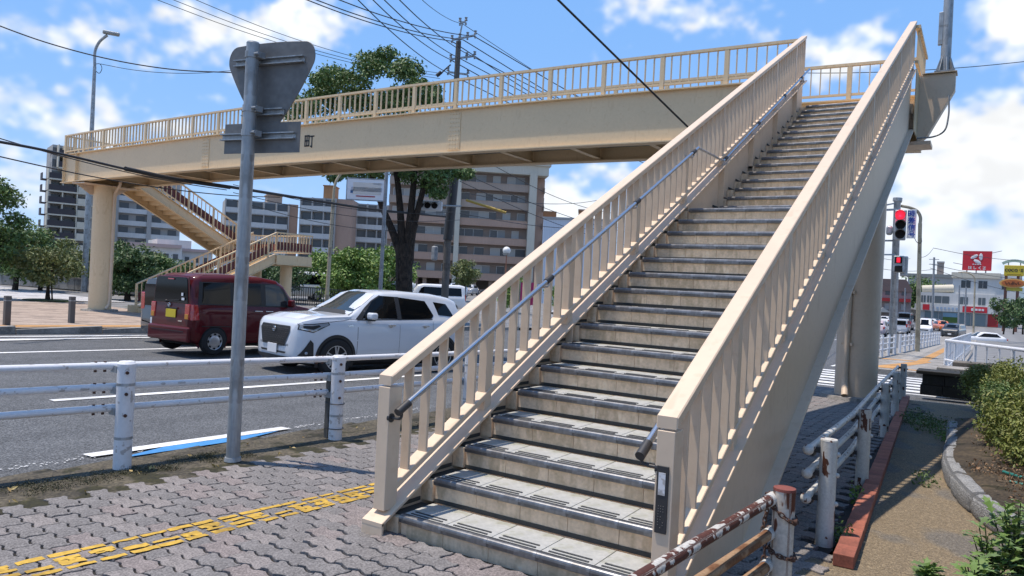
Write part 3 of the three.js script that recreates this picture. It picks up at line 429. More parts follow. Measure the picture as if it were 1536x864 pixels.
// ---------------------------------------------------------------- street furniture near the stairs
{ // white pipe guardrail along the kerb
  const P = [[-3.02, 2.1], [-2.815, .168], [-2.60, -1.724], [-2.52, -3.7], [-2.47, -5.7], [-2.44, -7.7], [-2.42, -9.7], [-2.4, -11.6]].map(([x, z]) => V(x, gh(x, z), z));
  const G = thing('guardrail', 'white three-pipe guardrail on round posts along the kerb beside the road', 'guardrail');
  P.forEach((p, i) => {
    const po = mesh('post', [cyl(.0615, .0615, .80, p.x, p.y + .36, p.z, 24), cyl(.05, .0645, .018, p.x, p.y + .768, p.z, 24), cyl(.0645, .0645, .022, p.x, p.y + .748, p.z, 24)], M.white, G);
    for (const y of [.60, .09 + .12]) mesh('reflective_band', cyl(.0625, .0625, .02, p.x, p.y + y + .01, p.z, 24), M.galv, po);
    for (const h of [.715, .56, .405]) { mesh('bolt', rod(V(p.x + .06, p.y + h - .015, p.z + .03), V(p.x + .071, p.y + h - .015, p.z + .034), .0125, .0125, 8), M.rustDark, po); mesh('bracket', [box(.075, .05, .08, p.x - .075, p.y + h, p.z + .015)], M.galv, po); }
    if (i < P.length - 1) { const q = P[i + 1]; for (const h of [.735, .58, .425]) { const a = V(p.x - .1, p.y + h, p.z), b = V(q.x - .1, q.y + h, q.z), r = mesh('rail', rod(a, b, .0265, .0265, 16), M.white, G); const u = b.clone().sub(a).normalize(), e = b.clone().addScaledVector(u, -.0), s0 = V(q.x - .1, q.y + h, q.z).addScaledVector(u, -.27), s1 = s0.clone().addScaledVector(u, .2); for (const k of [.10, .165]) { const c = b.clone().addScaledVector(u, -k); mesh('sleeve_bolt', [rod(V(c.x, c.y - .043, c.z), V(c.x, c.y + .034, c.z), .011, .011, 8)], M.rustDark, r); } mesh('sleeve', rod(b.clone().addScaledVector(u, -.2), b.clone().addScaledVector(u, -.02), .0285, .0285, 16), M.white, r); } }
  });
  const s = P[2]; const st = thing('stake', 'dark flat steel stake wired to a white guardrail post', 'stake', null, [s.x - .09, s.y, s.z + .02]); mesh('bar', box(.05, .55, .03, 0, .26, 0), mat(.10, .095, .085, .8, { map: T.grime }), st); for (const h of [.1, .33]) mesh('tie_wire', new THREE.TorusGeometry(.085, .004, 6, 24).rotateX(Math.PI / 2).scale(1.2, 1, .85).translate(.065, h, -.02), M.dark, st);
}
{ // road sign seen from behind
  const bx = -2.479, bz = -.525, by = gh(bx, bz), G = thing('road_sign', 'back of a rounded triangular road sign and small plate on a grey pole', 'road sign', null, [bx, by, bz]);
  mesh('pole', [cyl(.05, .052, 3.27, 0, 1.635, 0, 24), cyl(.046, .051, .012, 0, 3.276, 0, 24), cyl(.06, .066, .03, 0, .015, 0, 24)], M.galv, G);
  // inverted rounded triangle
  const tri = (() => { const R = .1, a = .84, h = .70, sh = new THREE.Shape(); const c = [[-a / 2 + R, h / 2 - R * .9], [a / 2 - R, h / 2 - R * .9], [0, -h / 2 + R]]; sh.moveTo(c[0][0], c[0][1] + R); sh.quadraticCurveTo(0, h / 2 + .035, c[1][0], c[1][1] + R); sh.bezierCurveTo(c[1][0] + R * .9, c[1][1] + R, c[1][0] + R * 1.15, c[1][1] - .02, c[1][0] + R * .8, c[1][1] - R * .8); sh.quadraticCurveTo(.26, -.1, c[2][0] + R * .8, c[2][1] - R * .45); sh.quadraticCurveTo(0, c[2][1] - R * 1.3, c[2][0] - R * .8, c[2][1] - R * .45); sh.quadraticCurveTo(-.26, -.1, c[0][0] - R * .8, c[0][1] - R * .8); sh.bezierCurveTo(c[0][0] - R * 1.15, c[0][1] - .02, c[0][0] - R * .9, c[0][1] + R, c[0][0], c[0][1] + R); return new THREE.ExtrudeGeometry(sh, { depth: .004, bevelEnabled: true, bevelSize: .003, bevelThickness: .003, bevelSegments: 1, curveSegments: 14 }); })();
  const ox = .10, turn = (g) => g.rotateY(.2), sp = mesh('sign_plate', turn(tri.translate(ox, 2.93, -.10)), M.signBack, G);
  const chan = (x0, x1, y, p) => mesh('bracket_channel', [box(x1 - x0, .008, .035, (x0 + x1) / 2, y + .022, -.072), box(x1 - x0, .045, .006, (x0 + x1) / 2, y, -.088), box(x1 - x0, .008, .035, (x0 + x1) / 2, y - .022, -.072)].map(turn), M.galv, p);
  chan(-.24, .43, 3.15, sp); chan(-.14, .26, 2.75, sp);
  const pl = mesh('supplementary_plate', turn(rbox(.74, .24, .005, .002, .05, 2.55, -.09)), M.signBack, G); chan(-.34, .38, 2.56, pl);
  for (const y of [3.18, 2.76, 2.57]) mesh('clamp', [cyl(.057, .057, .05, 0, y, 0, 24), box(.03, .045, .06, .062, y, -.03), rod(V(.05, y, .02), V(.10, y, .02), .012, .012, 8)], M.galv, G);
}
{ // rusty railing closest to the camera, chained to its post
  const px = 1.685, pz = -.38, y0 = gh(px, pz), G = thing('rusty_railing', 'rust streaked white pipe railing with red rusted post cap and chain', 'railing');
  mesh('post', [cyl(.049, .05, .62, px, y0 + .29, pz, 28)], M.rustPost, G); mesh('post_cap', [cyl(.0495, .0505, .012, px, y0 + .604, pz, 28)], mat(.22, .06, .045, .7, { map: T.grime }), G);
  for (const [h, m, e] of [[.555, M.rust, 1.45], [.395, M.rustTan, 1.2], [.25, M.rustTan, 1.1]]) { const a = V(1.635, y0 + h, pz + .03), b = V(1.48, y0 + h + .0, e), u = b.clone().sub(a).normalize(), r = mesh('rail', rod(a, b, .025, .025, 18), m, G); mesh('rail_end', [rod(a.clone().addScaledVector(u, -.03), a.clone().addScaledVector(u, .045), .029, .029, 16), ball(.027, a.x - u.x * .03, a.y, a.z - u.z * .03)], M.whitePipe, r); mesh('bracket', box(.06, .05, .04, px - .04, a.y, pz + .01), M.rustDark, r); }
  for (const [h, dz] of [[.47, .02], [.30, .02], [.17, .02]]) mesh('bolt', rod(V(px + .045, y0 + h, pz + dz), V(px + .066, y0 + h, pz + dz), .014, .014, 8), M.rustDark, G);
  const C = thing('chain', 'rusty link chain wound round the rusted post', 'chain'), lg = merge(new THREE.TorusGeometry(.0105, .0032, 6, 10).scale(1, 1.5, 1));
  const link = (p, d, k) => { const o = new THREE.Mesh(lg, M.rustDark); o.name = 'link'; o.position.copy(p); o.quaternion.setFromUnitVectors(V(0, 1, 0), d.clone().normalize()); o.rotateY(k % 2 ? Math.PI / 2 : 0); C.add(o); };
  for (const [h, tilt] of [[.50, .35], [.31, .12]]) for (let k = 0; k < 17; k++) { const a = k / 17 * 2 * Math.PI, r = .057; link(V(px + Math.cos(a) * r, y0 + h - Math.cos(a) * r * tilt * 2, pz + Math.sin(a) * r), V(-Math.sin(a), Math.sin(a) * tilt * 2, Math.cos(a)), k); }
  for (let k = 0; k < 24; k++) link(V(px - .072 + .006 * Math.sin(k * .7), y0 + .565 - k * .0225, pz + .035), V(.1 * Math.cos(k), -1, .05), k);
}
{ // white pipe railing with ball ends further along
  const P = [[1.643, -1.80], [1.612, -3.73], [1.463, -6.83], [1.36, -9.3], [1.25, -11.9]].map(([x, z]) => V(x, gh(x, z), z)), G = thing('pipe_railing', 'white three-pipe railing with ball ends and rust stained posts beside brick edging', 'railing');
  P.forEach((p, i) => { const po = mesh('post', [cyl(.052, .053, .68, p.x, p.y + .30, p.z, 24), cyl(.05, .053, .01, p.x, p.y + .644, p.z, 24)], i === 1 ? mat(.68, .66, .62, .7, { map: T.rustSpot }) : M.whitePipe, G); for (const h of [.45, .27, .58]) mesh('bolt', [ball(.016, p.x + .055, p.y + h - .02, p.z, 8)], M.whitePipe, po); for (const h of [.575, .43, .275]) mesh('bracket', [box(.05, .035, .05, p.x - .06, p.y + h, p.z), box(.02, .03, .09, p.x - .085, p.y + h - .02, p.z + .03)], M.dark, po); });
  for (const h of [.59, .445, .29]) for (let i = 0; i < P.length - 1; i++) { const o = V(-.095, h, 0), a = P[i].clone().add(o), b = P[i + 1].clone().add(o); if (i === 0) a.addScaledVector(b.clone().sub(a).normalize(), -.16); const r = mesh('rail', rod(a, b, .0225, .0225, 16), M.whitePipe, G); if (i === 0) mesh('ball_end', [ball(.033, a.x, a.y, a.z, 16)], M.whitePipe, r); for (const q of [b.clone().lerp(a, .05)]) mesh('sleeve', rod(q, b, .0255, .0255, 14), M.whitePipe, r); }
}
{ // brick edging, each brick laid end to end
  const G = thing('brick_edging', 'low edging of red bricks laid end to end between paving and gravel', 'brick edging'), a = V(1.81, 0, -1.42), b = V(1.30, 0, -12.1), n = 51, u = b.clone().sub(a), L = u.length(), ry = Math.atan2(-(b.x - a.x), -(b.z - a.z)), bgs = [0, 1, 2].map((k) => { const g = boxUV(merge(rbox(.112, .075, L / n - .005, .006, 0, 0, 0, 0, 1))), uv = g.attributes.uv; for (let i = 0; i < uv.count; i++) uv.setXY(i, uv.getX(i) + k * .17, uv.getY(i) + k * .23); return g; });
  const ms = [M.brick, mat(.31, .10, .065, .85, { map: T.brick }), mat(.40, .135, .085, .85, { map: T.brick })];
  for (let i = 0; i < n; i++) { const t = (i + .5) / n, x = lerp(a.x, b.x, t), z = lerp(a.z, b.z, t); const o = inst('brick', bgs[i % 3], ms[Math.floor(rnd() * 3)], G, x, gh(x, z) + .026 + rr(-.004, .004), z, ry + rr(-.012, .012)); o.rotation.x = .02 + (i === 0 ? -.02 : rr(-.01, .01)); }
}
{ // granite border stones round the planting bed
  const pts = [[2.15, -8.2], [2.2, -6.9], [2.21, -5.9], [2.24, -5.0], [2.36, -4.0], [2.54, -3.25], [2.80, -2.6], [3.2, -2.1]].map(([x, z]) => V(x, gh(x, z) + .05, z)), G = thing('granite_border', 'rough grey granite kerb stones curving round the planting bed', 'kerb stones'), cv = new THREE.CatmullRomCurve3(pts);
  const N = 8; for (let s = 0; s < N; s++) { const g = new THREE.BufferGeometry(), P = [], I = [], na = 18, nr = 18; for (let i = 0; i <= na; i++) { const t = (s + .01 + .98 * i / na) / N, c = cv.getPointAt(t), d = cv.getTangentAt(t), w = V(-d.z, 0, d.x).normalize(), e = Math.min(1, Math.min(i, na - i) / 1.2 + .8); for (let k = 0; k < nr; k++) { const th = k / nr * 2 * Math.PI, q = 1 + .16 * (fbm(t * 60, k * .8 + s * 9, 5) - .5) + .06 * (rnd() - .5), cx = Math.sign(Math.cos(th)) * Math.pow(Math.abs(Math.cos(th)), .7) * .085 * q * e, cy = Math.sign(Math.sin(th)) * Math.pow(Math.abs(Math.sin(th)), .7) * .10 * q * e; P.push(c.x + w.x * cx, c.y + cy, c.z + w.z * cx); } } for (let i = 0; i < na; i++) for (let k = 0; k < nr; k++) { const a = i * nr + k, b = i * nr + (k + 1) % nr, c = a + nr, d = b + nr; I.push(a, c, b, b, c, d); } for (const e of [0, na]) for (let k = 1; k < nr - 1; k++) I.push(e * nr, e * nr + (e ? k + 1 : k), e * nr + (e ? k : k + 1)); g.setAttribute('position', new THREE.Float32BufferAttribute(P, 3)); g.setIndex(I); g.computeVertexNormals(); mesh('granite_stone', g, M.granite, G); }
}
struct('planting_bed', (() => { const out = [], ed = [[2.15, -8.6], [2.2, -6.9], [2.21, -5.9], [2.24, -5.0], [2.36, -4.0], [2.54, -3.25], [2.80, -2.6], [3.2, -2.1]]; const P = [], I = []; const n = 14; ed.forEach(([x, z], i) => { for (let k = 0; k <= n; k++) { const xx = lerp(x, 9, (k / n) ** 1.5), zz = z - (k / n) * .4; P.push(xx, gh(xx, zz) + .10 + .10 * fbm(xx * 3, zz * 3, 2) + .1 * smooth(0, .3, k / n), zz); } }); for (let i = 0; i < ed.length - 1; i++) for (let k = 0; k < n; k++) { const a = i * (n + 1) + k, b = a + 1, c = a + n + 1, d = c + 1; I.push(a, c, b, b, c, d); } const g = new THREE.BufferGeometry(); g.setAttribute('position', new THREE.Float32BufferAttribute(P, 3)); g.setIndex(I); g.computeVertexNormals(); return g; })(), M.soil);

// ---------------------------------------------------------------- foliage
function leafMat(r, g, b) { return new THREE.MeshPhysicalMaterial({ color: lin(r, g, b), roughness: .62, side: THREE.DoubleSide, vertexColors: true, transmission: .22, thickness: 0 }); }
const LM = { deep: leafMat(.06, .12, .03), mid: leafMat(.095, .165, .038), yellow: leafMat(.18, .21, .04), olive: leafMat(.135, .165, .045), fresh: leafMat(.15, .25, .042), dry: leafMat(.20, .12, .06), bright: leafMat(.12, .21, .035) };
function leaves(clumps, per, size, hue = .7) { // leaf-sized folded faces spread through ellipsoid clumps
  const P = [], C = [], N = [];
  for (const [cx, cy, cz, rx, ry, rz, mul = 1] of clumps) for (let i = 0; i < per * mul; i++) {
    let x, y, z, q; do { x = rr(-1, 1); y = rr(-1, 1); z = rr(-1, 1); q = x * x + y * y + z * z; } while (q > 1 || q < .05);
    const k = (.25 + .75 * Math.pow(rnd(), .45)) * (rnd() < .16 ? 1.35 : 1) / Math.sqrt(q); x *= k; y *= k; z *= k;
    const c = V(cx + x * rx, cy + y * ry, cz + z * rz), s = size * rr(.65, 1.35);
    const n = V(rr(-1, 1) + x * .5, rr(-.3, 1.2) + y * .3, rr(-1, 1) + z * .5).normalize(), a = V(rr(-1, 1), rr(-1, 1), rr(-1, 1)).cross(n).normalize(), b = n.clone().cross(a), v = 1 + (rnd() - .5) * hue, w = (rnd() - .5) * .2;
    const p = [c.clone().addScaledVector(a, -s), c.clone().addScaledVector(b, s * .45).addScaledVector(n, s * .15), c.clone().addScaledVector(a, s), c.clone().addScaledVector(b, -s * .45).addScaledVector(n, s * .15)];
    for (const t of [[0, 2, 1], [0, 3, 2]]) { for (const m of t) { P.push(p[m].x, p[m].y, p[m].z); C.push(v * (1 + w), v, v * (1 - w * .5)); } }
  }
  const g = new THREE.BufferGeometry(); g.setAttribute('position', new THREE.Float32BufferAttribute(P, 3)); g.setAttribute('color', new THREE.Float32BufferAttribute(C, 3)); g.computeVertexNormals(); g.setAttribute('uv', new THREE.Float32BufferAttribute(new Float32Array(P.length / 3 * 2), 2)); return g;
}
function leafMesh(name, g, m, parent) { const o = new THREE.Mesh(g, m); o.name = name; parent.add(o); return o; }
function crownClumps(n, rx, ry, rz, cs, cy = 0) { const o = []; for (let i = 0; i < n; i++) { let x, y, z; do { x = rr(-1, 1); y = rr(-1, 1); z = rr(-1, 1); } while (x * x + y * y + z * z > 1); const s = cs * rr(.6, 1.25); o.push([x * rx, cy + y * ry, z * rz, s, s * .7, s]); } return o; }
function tree(name, label, p, o) { // o: h trunk height, r trunk radius, crown [rx,ry,rz], n clumps, cs clump size, per leaves, ls leaf size, m, limbs
  const t = thing(name, label, o.cat || 'tree', o.group, [p.x, p.y, p.z]);
  const cy = o.h + o.crown[1] * (o.sink ?? .75), cl = crownClumps(o.n, o.crown[0], o.crown[1], o.crown[2], o.cs, cy), g = [];
  const trunk = [V(0, -.1, 0), V(rr(-.06, .06) * o.h, o.h * .5, rr(-.05, .05) * o.h), V(0, o.h, 0)];
  const taper = (pts, r1, r2, n = 10, s = 10) => { const c = new THREE.CatmullRomCurve3(pts), gg = new THREE.TubeGeometry(c, n, 1, s), pa = gg.attributes.position; for (let i = 0; i <= n; i++) { const ct = c.getPointAt(i / n), r = lerp(r1, r2, i / n); for (let k = 0; k <= s; k++) { const j = i * (s + 1) + k, v = V(pa.getX(j), pa.getY(j), pa.getZ(j)).sub(ct).multiplyScalar(r).add(ct); pa.setXYZ(j, v.x, v.y, v.z); } } return gg; };
  g.push(taper(trunk, o.r * 1.25, o.r * .8));
  const lim = o.limbs || 6; for (let i = 0; i < lim; i++) { const c = cl[Math.floor(i * cl.length / lim)], st = V(0, o.h * rr(.72, 1), 0); g.push(taper([st, V(c[0] * .45, lerp(o.h, c[1], .6), c[2] * .45), V(c[0], c[1], c[2])], o.r * .5, o.r * .12, 8, 7)); }
  mesh('trunk', g, o.bark || M.bark, t); leafMesh('crown', leaves(cl, o.per, o.ls), o.m, t); return t;
}
// shrubs in the bed to the right, weeds, and a leafy plant at the corner
[[2.82, -6.0, .42, .55], [2.95, -4.9, .36, .42], [2.86, -7.2, .52, .62], [2.78, -8.7, .5, .68], [2.75, -10.3, .5, .62], [3.25, -6.3, .58, .7], [3.4, -8.2, .7, .75], [2.62, -11.6, .5, .55], [3.3, -11.2, .7, .7], [3.15, -5.2, .34, .45]].forEach(([x, z, r, h], i) => {
  const t = thing('shrub', ['yellow green clipped azalea shrub behind the granite border', 'deep green azalea shrub among the yellow green ones'][i % 3 === 2 ? 1 : 0], 'shrub', 'azalea shrubs in the planting bed', [x, gh(x, z) + .12, z]);
  h *= 1.22; const cl = crownClumps(30, r * .8, h * .42, r * .8, .2, h * .52);
  const st = []; for (let k = 0; k < 12; k++) { const c = cl[k * 2]; st.push(rod(V(rr(-.08, .08), -.05, rr(-.08, .08)), V(c[0], c[1], c[2]), .009, .004, 5)); } mesh('stems', st, M.bark, t);
  leafMesh('foliage', leaves(cl, 230, .021, .6), i % 3 === 2 ? LM.mid : LM.yellow, t);
});
[[2.02, -8.0, .34, LM.mid], [2.25, -7.3, .24, LM.fresh], [1.72, -8.6, .28, LM.deep], [2.3, -4.6, .10, LM.dry], [1.6, -9.6, .16, LM.mid], [2.05, -4.25, .10, LM.mid], [1.66, -3.1, .07, LM.fresh], [1.74, -1.9, .07, LM.mid]].forEach(([x, z, r, m], i) => { const t = thing('weed_clump', ['low green weeds spreading over the gravel by the bed', 'small grass tuft growing beside the brick edging'][i < 3 ? 0 : 1], 'weed', i < 3 ? 'weeds on the gravel' : 'grass tufts by the edging', [x, gh(x, z), z]); leafMesh('leaves', leaves([[0, .04, 0, r, .08 + r * .15, r]], i < 3 ? 900 : 120, .017, .5), m, t); });
{ // dry litter over the bed
  const cl = []; for (let i = 0; i < 40; i++) { const z = rr(-7.5, -2.9), x = lerp(2.45 + Math.max(0, z + 4.5) * .25, 3.4, rnd()); cl.push([x, gh(x, z) + .2, z, .2, .06, .2]); } const o = leafMesh('leaf_litter', leaves(cl, 90, .016, .8), LM.dry, scene); o.userData = { kind: 'stuff', label: 'dry brown twigs and leaves on the bed', category: 'leaf litter' };
}
{ // mugwort-like plants at the lower right corner: lobed leaves, each its own piece
  const lobe = (() => { const s = [[0, 0], [.10, .05], [.22, .22], [.26, .10], [.38, .13], [.52, .30], [.52, .14], [.66, .13], [.78, .22], [.80, .08], [1, 0]]; const pts = [...s, ...s.slice(1, -1).reverse().map(([a, b]) => [a, -b])]; const g = flat(new THREE.ShapeGeometry(shp(pts))); const p = g.attributes.position; for (let i = 0; i < p.count; i++) { const x = p.getX(i), y = p.getY(i); p.setXYZ(i, x, .12 * Math.sin(x * 2.6) + Math.abs(y) * .25, y); } g.computeVertexNormals(); g.setAttribute('color', new THREE.Float32BufferAttribute(new Float32Array(p.count * 3).fill(1), 3)); return g; })();
  const plant = (x, z, h, n, s, lab) => { const t = thing('leafy_plant', lab, 'plant', 'leafy plants by the gravel', [x, gh(x, z), z]); const st = []; const m = 9; for (let k = 0; k < n; k++) { const a = rr(0, 6.28), tilt = rr(.05, .38), top = V(Math.cos(a) * tilt * h, h * rr(.7, 1), Math.sin(a) * tilt * h); st.push(rod(V(0, -.02, 0), top, .006, .003, 6)); for (let q = 1; q <= m; q++) { const f = q / m, o = inst('leaf', lobe, rnd() < .3 ? LM.mid : LM.bright, t, top.x * f, top.y * f, top.z * f); o.rotation.set(rr(-.3, .3), rr(0, 6.28), rr(-.2, .6)); o.scale.setScalar(s * rr(.6, 1.15) * lerp(1, .7, f)); } } mesh('stems', st, M.grass, t); };
  plant(2.52, -1.55, .34, 11, .15, 'leafy green plant with lobed leaves at the gravel edge'); plant(2.64, -1.85, .44, 13, .155, 'leafy green plant with lobed leaves at the gravel edge'); plant(2.46, -1.2, .24, 9, .14, 'leafy green plant with lobed leaves at the gravel edge'); plant(2.24, -1.42, .09, 8, .12, 'short leafy sprig of lobed leaves on open gravel'); plant(2.72, -2.35, .34, 8, .14, 'leafy green plant with lobed leaves at the gravel edge');
}
{ const t = thing('garden_hose', 'teal garden hose lying on the planting bed', 'hose'); mesh('hose', [tube([V(2.62, gh(2.6, -4.2) + .2, -4.3), V(2.75, gh(2.7, -4) + .2, -4.15), V(3.1, gh(3, -4) + .19, -4.1), V(3.5, gh(3, -4) + .19, -4.2)], .014, 20, 8), tube([V(2.66, gh(2.6, -4) + .18, -4.0), V(2.9, gh(2.7, -4) + .18, -3.9), V(3.4, gh(3, -4) + .18, -3.95)], .014, 20, 8)], mat(.02, .16, .14, .4), t); }
{ // moss and dead leaves on the dirt strip
  const cl = []; for (let i = 0; i < 60; i++) { const z = rr(-.75, .95), x = -2.68 + rr(-.13, .16); cl.push([x, gh(x, z) + .003, z, .07, .012, .07]); } for (let i = 0; i < 14; i++) { const z = rr(-3.6, -2.2), x = -2.55 + rr(-.1, .2); cl.push([x, gh(x, z) + .003, z, .08, .015, .08]); } const o = leafMesh('moss', leaves(cl, 90, .006, .7), leafMat(.05, .05, .016), scene); o.userData = { kind: 'stuff', label: 'dark moss along the kerb', category: 'moss' };
  const c2 = []; for (let i = 0; i < 22; i++) { const z = rr(-2.6, 1.6), x = rr(-2.9, -2.3); c2.push([x, gh(x, z) + .008, z, .03, .003, .03]); } const q = leafMesh('fallen_leaves', leaves(c2, 2, .02, .6), leafMat(.38, .28, .10), scene); q.userData = { kind: 'stuff', label: 'yellow fallen leaves on the pavement', category: 'leaves' };
}
{ // black stone block, concrete steps and white pipe fence beyond the gravel
  const y0 = gh(2, -13.6), t = thing('stone_wall', 'low black weathered stone block wall with flat coping', 'wall'); for (let r = 0; r < 2; r++) for (let c = 0; c < 4; c++) mesh('stone_block', rbox(.38, .2, .5, .012, 1.62 + c * .385 + (r % 2) * .03, y0 + .1 + r * .205, -13.7), M.blackStone, t); mesh('coping', rbox(1.7, .07, .62, .015, 2.2, y0 + .445, -13.7), M.blackStone, t);
  const c = thing('concrete_steps', 'weathered concrete slabs stacked behind the black wall', 'steps'); mesh('slab', rbox(1.3, .16, .7, .02, 2.3, y0 + .42, -14.8), M.concrete, c); mesh('slab', rbox(1.1, .22, .6, .02, 2.45, y0 + .46, -15.8), mat(.16, .145, .125, .9, { map: T.concrete }), c); mesh('slab', rbox(1.4, .3, 1.4, .02, 2.3, y0 + .16, -15.2), M.concrete, c);
}
function pipeFence(label, a, b, h0, h1, n, r = .021) { const t = thing('pipe_fence', label, 'fence'); const P = (f, h) => V(lerp(a.x, b.x, f), lerp(a.y, b.y, f) + h, lerp(a.z, b.z, f)); mesh('top_rail', rod(P(0, h1), P(1, h1), r * 1.25, r * 1.25, 12), M.white, t); mesh('bottom_rail', rod(P(0, h0), P(1, h0), r, r, 10), M.white, t); for (let i = 0; i <= n; i++) { const f = i / n; mesh(i % 3 ? 'picket' : 'post', rod(P(f, i % 3 ? h0 : -.1), P(f, h1), i % 3 ? r * .7 : r * 1.15, i % 3 ? r * .7 : r * 1.15, 10), M.white, t); } return t; }
pipeFence('white pipe fence running behind the clipped shrubs', V(1.64, -.40, -18.9), V(3.6, -.25, -12.2), .52, 1.02, 9, .03);
pipeFence('white picket pipe fence along the side of the far pavement', V(1.64, -.42, -19.0), V(1.85, -1.0, -48), .3, 1.02, 40, .024);
{ // white guard fence by the road on the far pavement
  const t = thing('guard_fence', 'white slatted guard fence between the road and the far pavement', 'fence'); const n = 17; let prev; for (let i = 0; i < n; i++) { const z = -26.5 - i * 1.9, x = -.86 + i * .045, p = V(x, gh(x, z), z); if (i === 4 ) { prev = null; } mesh('post', cyl(.06, .06, .85, p.x, p.y + .42, p.z, 10), M.white, t); if (prev) for (const h of [.28, .5, .72]) mesh('rail', rod(V(prev.x, prev.y + h, prev.z), V(p.x, p.y + h, p.z), .03, .03, 8), M.white, t); prev = p; }
}
// ---------------------------------------------------------------- vehicles
const ip = (a, x) => { if (x <= a[0][0]) return a[0][1]; for (let i = 1; i < a.length; i++) if (x <= a[i][0]) { const t = (x - a[i - 1][0]) / (a[i][0] - a[i - 1][0]); return lerp(a[i - 1][1], a[i][1], t); } return a[a.length - 1][1]; };
const ips = (a, x) => { // smooth (Catmull) interpolation
  const n = a.length; if (x <= a[0][0]) return a[0][1]; if (x >= a[n - 1][0]) return a[n - 1][1]; let i = 1; while (a[i][0] < x) i++;
  const p1 = a[i - 1], p2 = a[i], p0 = a[i - 2] || p1, p3 = a[i + 1] || p2, h = p2[0] - p1[0], t = (x - p1[0]) / h, m1 = i > 1 ? (p2[1] - p0[1]) / (p2[0] - p0[0]) * h : p2[1] - p1[1], m2 = a[i + 1] ? (p3[1] - p1[1]) / (p3[0] - p1[0]) * h : p2[1] - p1[1], t2 = t * t, t3 = t2 * t;
  return (2 * t3 - 3 * t2 + 1) * p1[1] + (t3 - 2 * t2 + t) * m1 + (-2 * t3 + 3 * t2) * p2[1] + (t3 - t2) * m2;
};
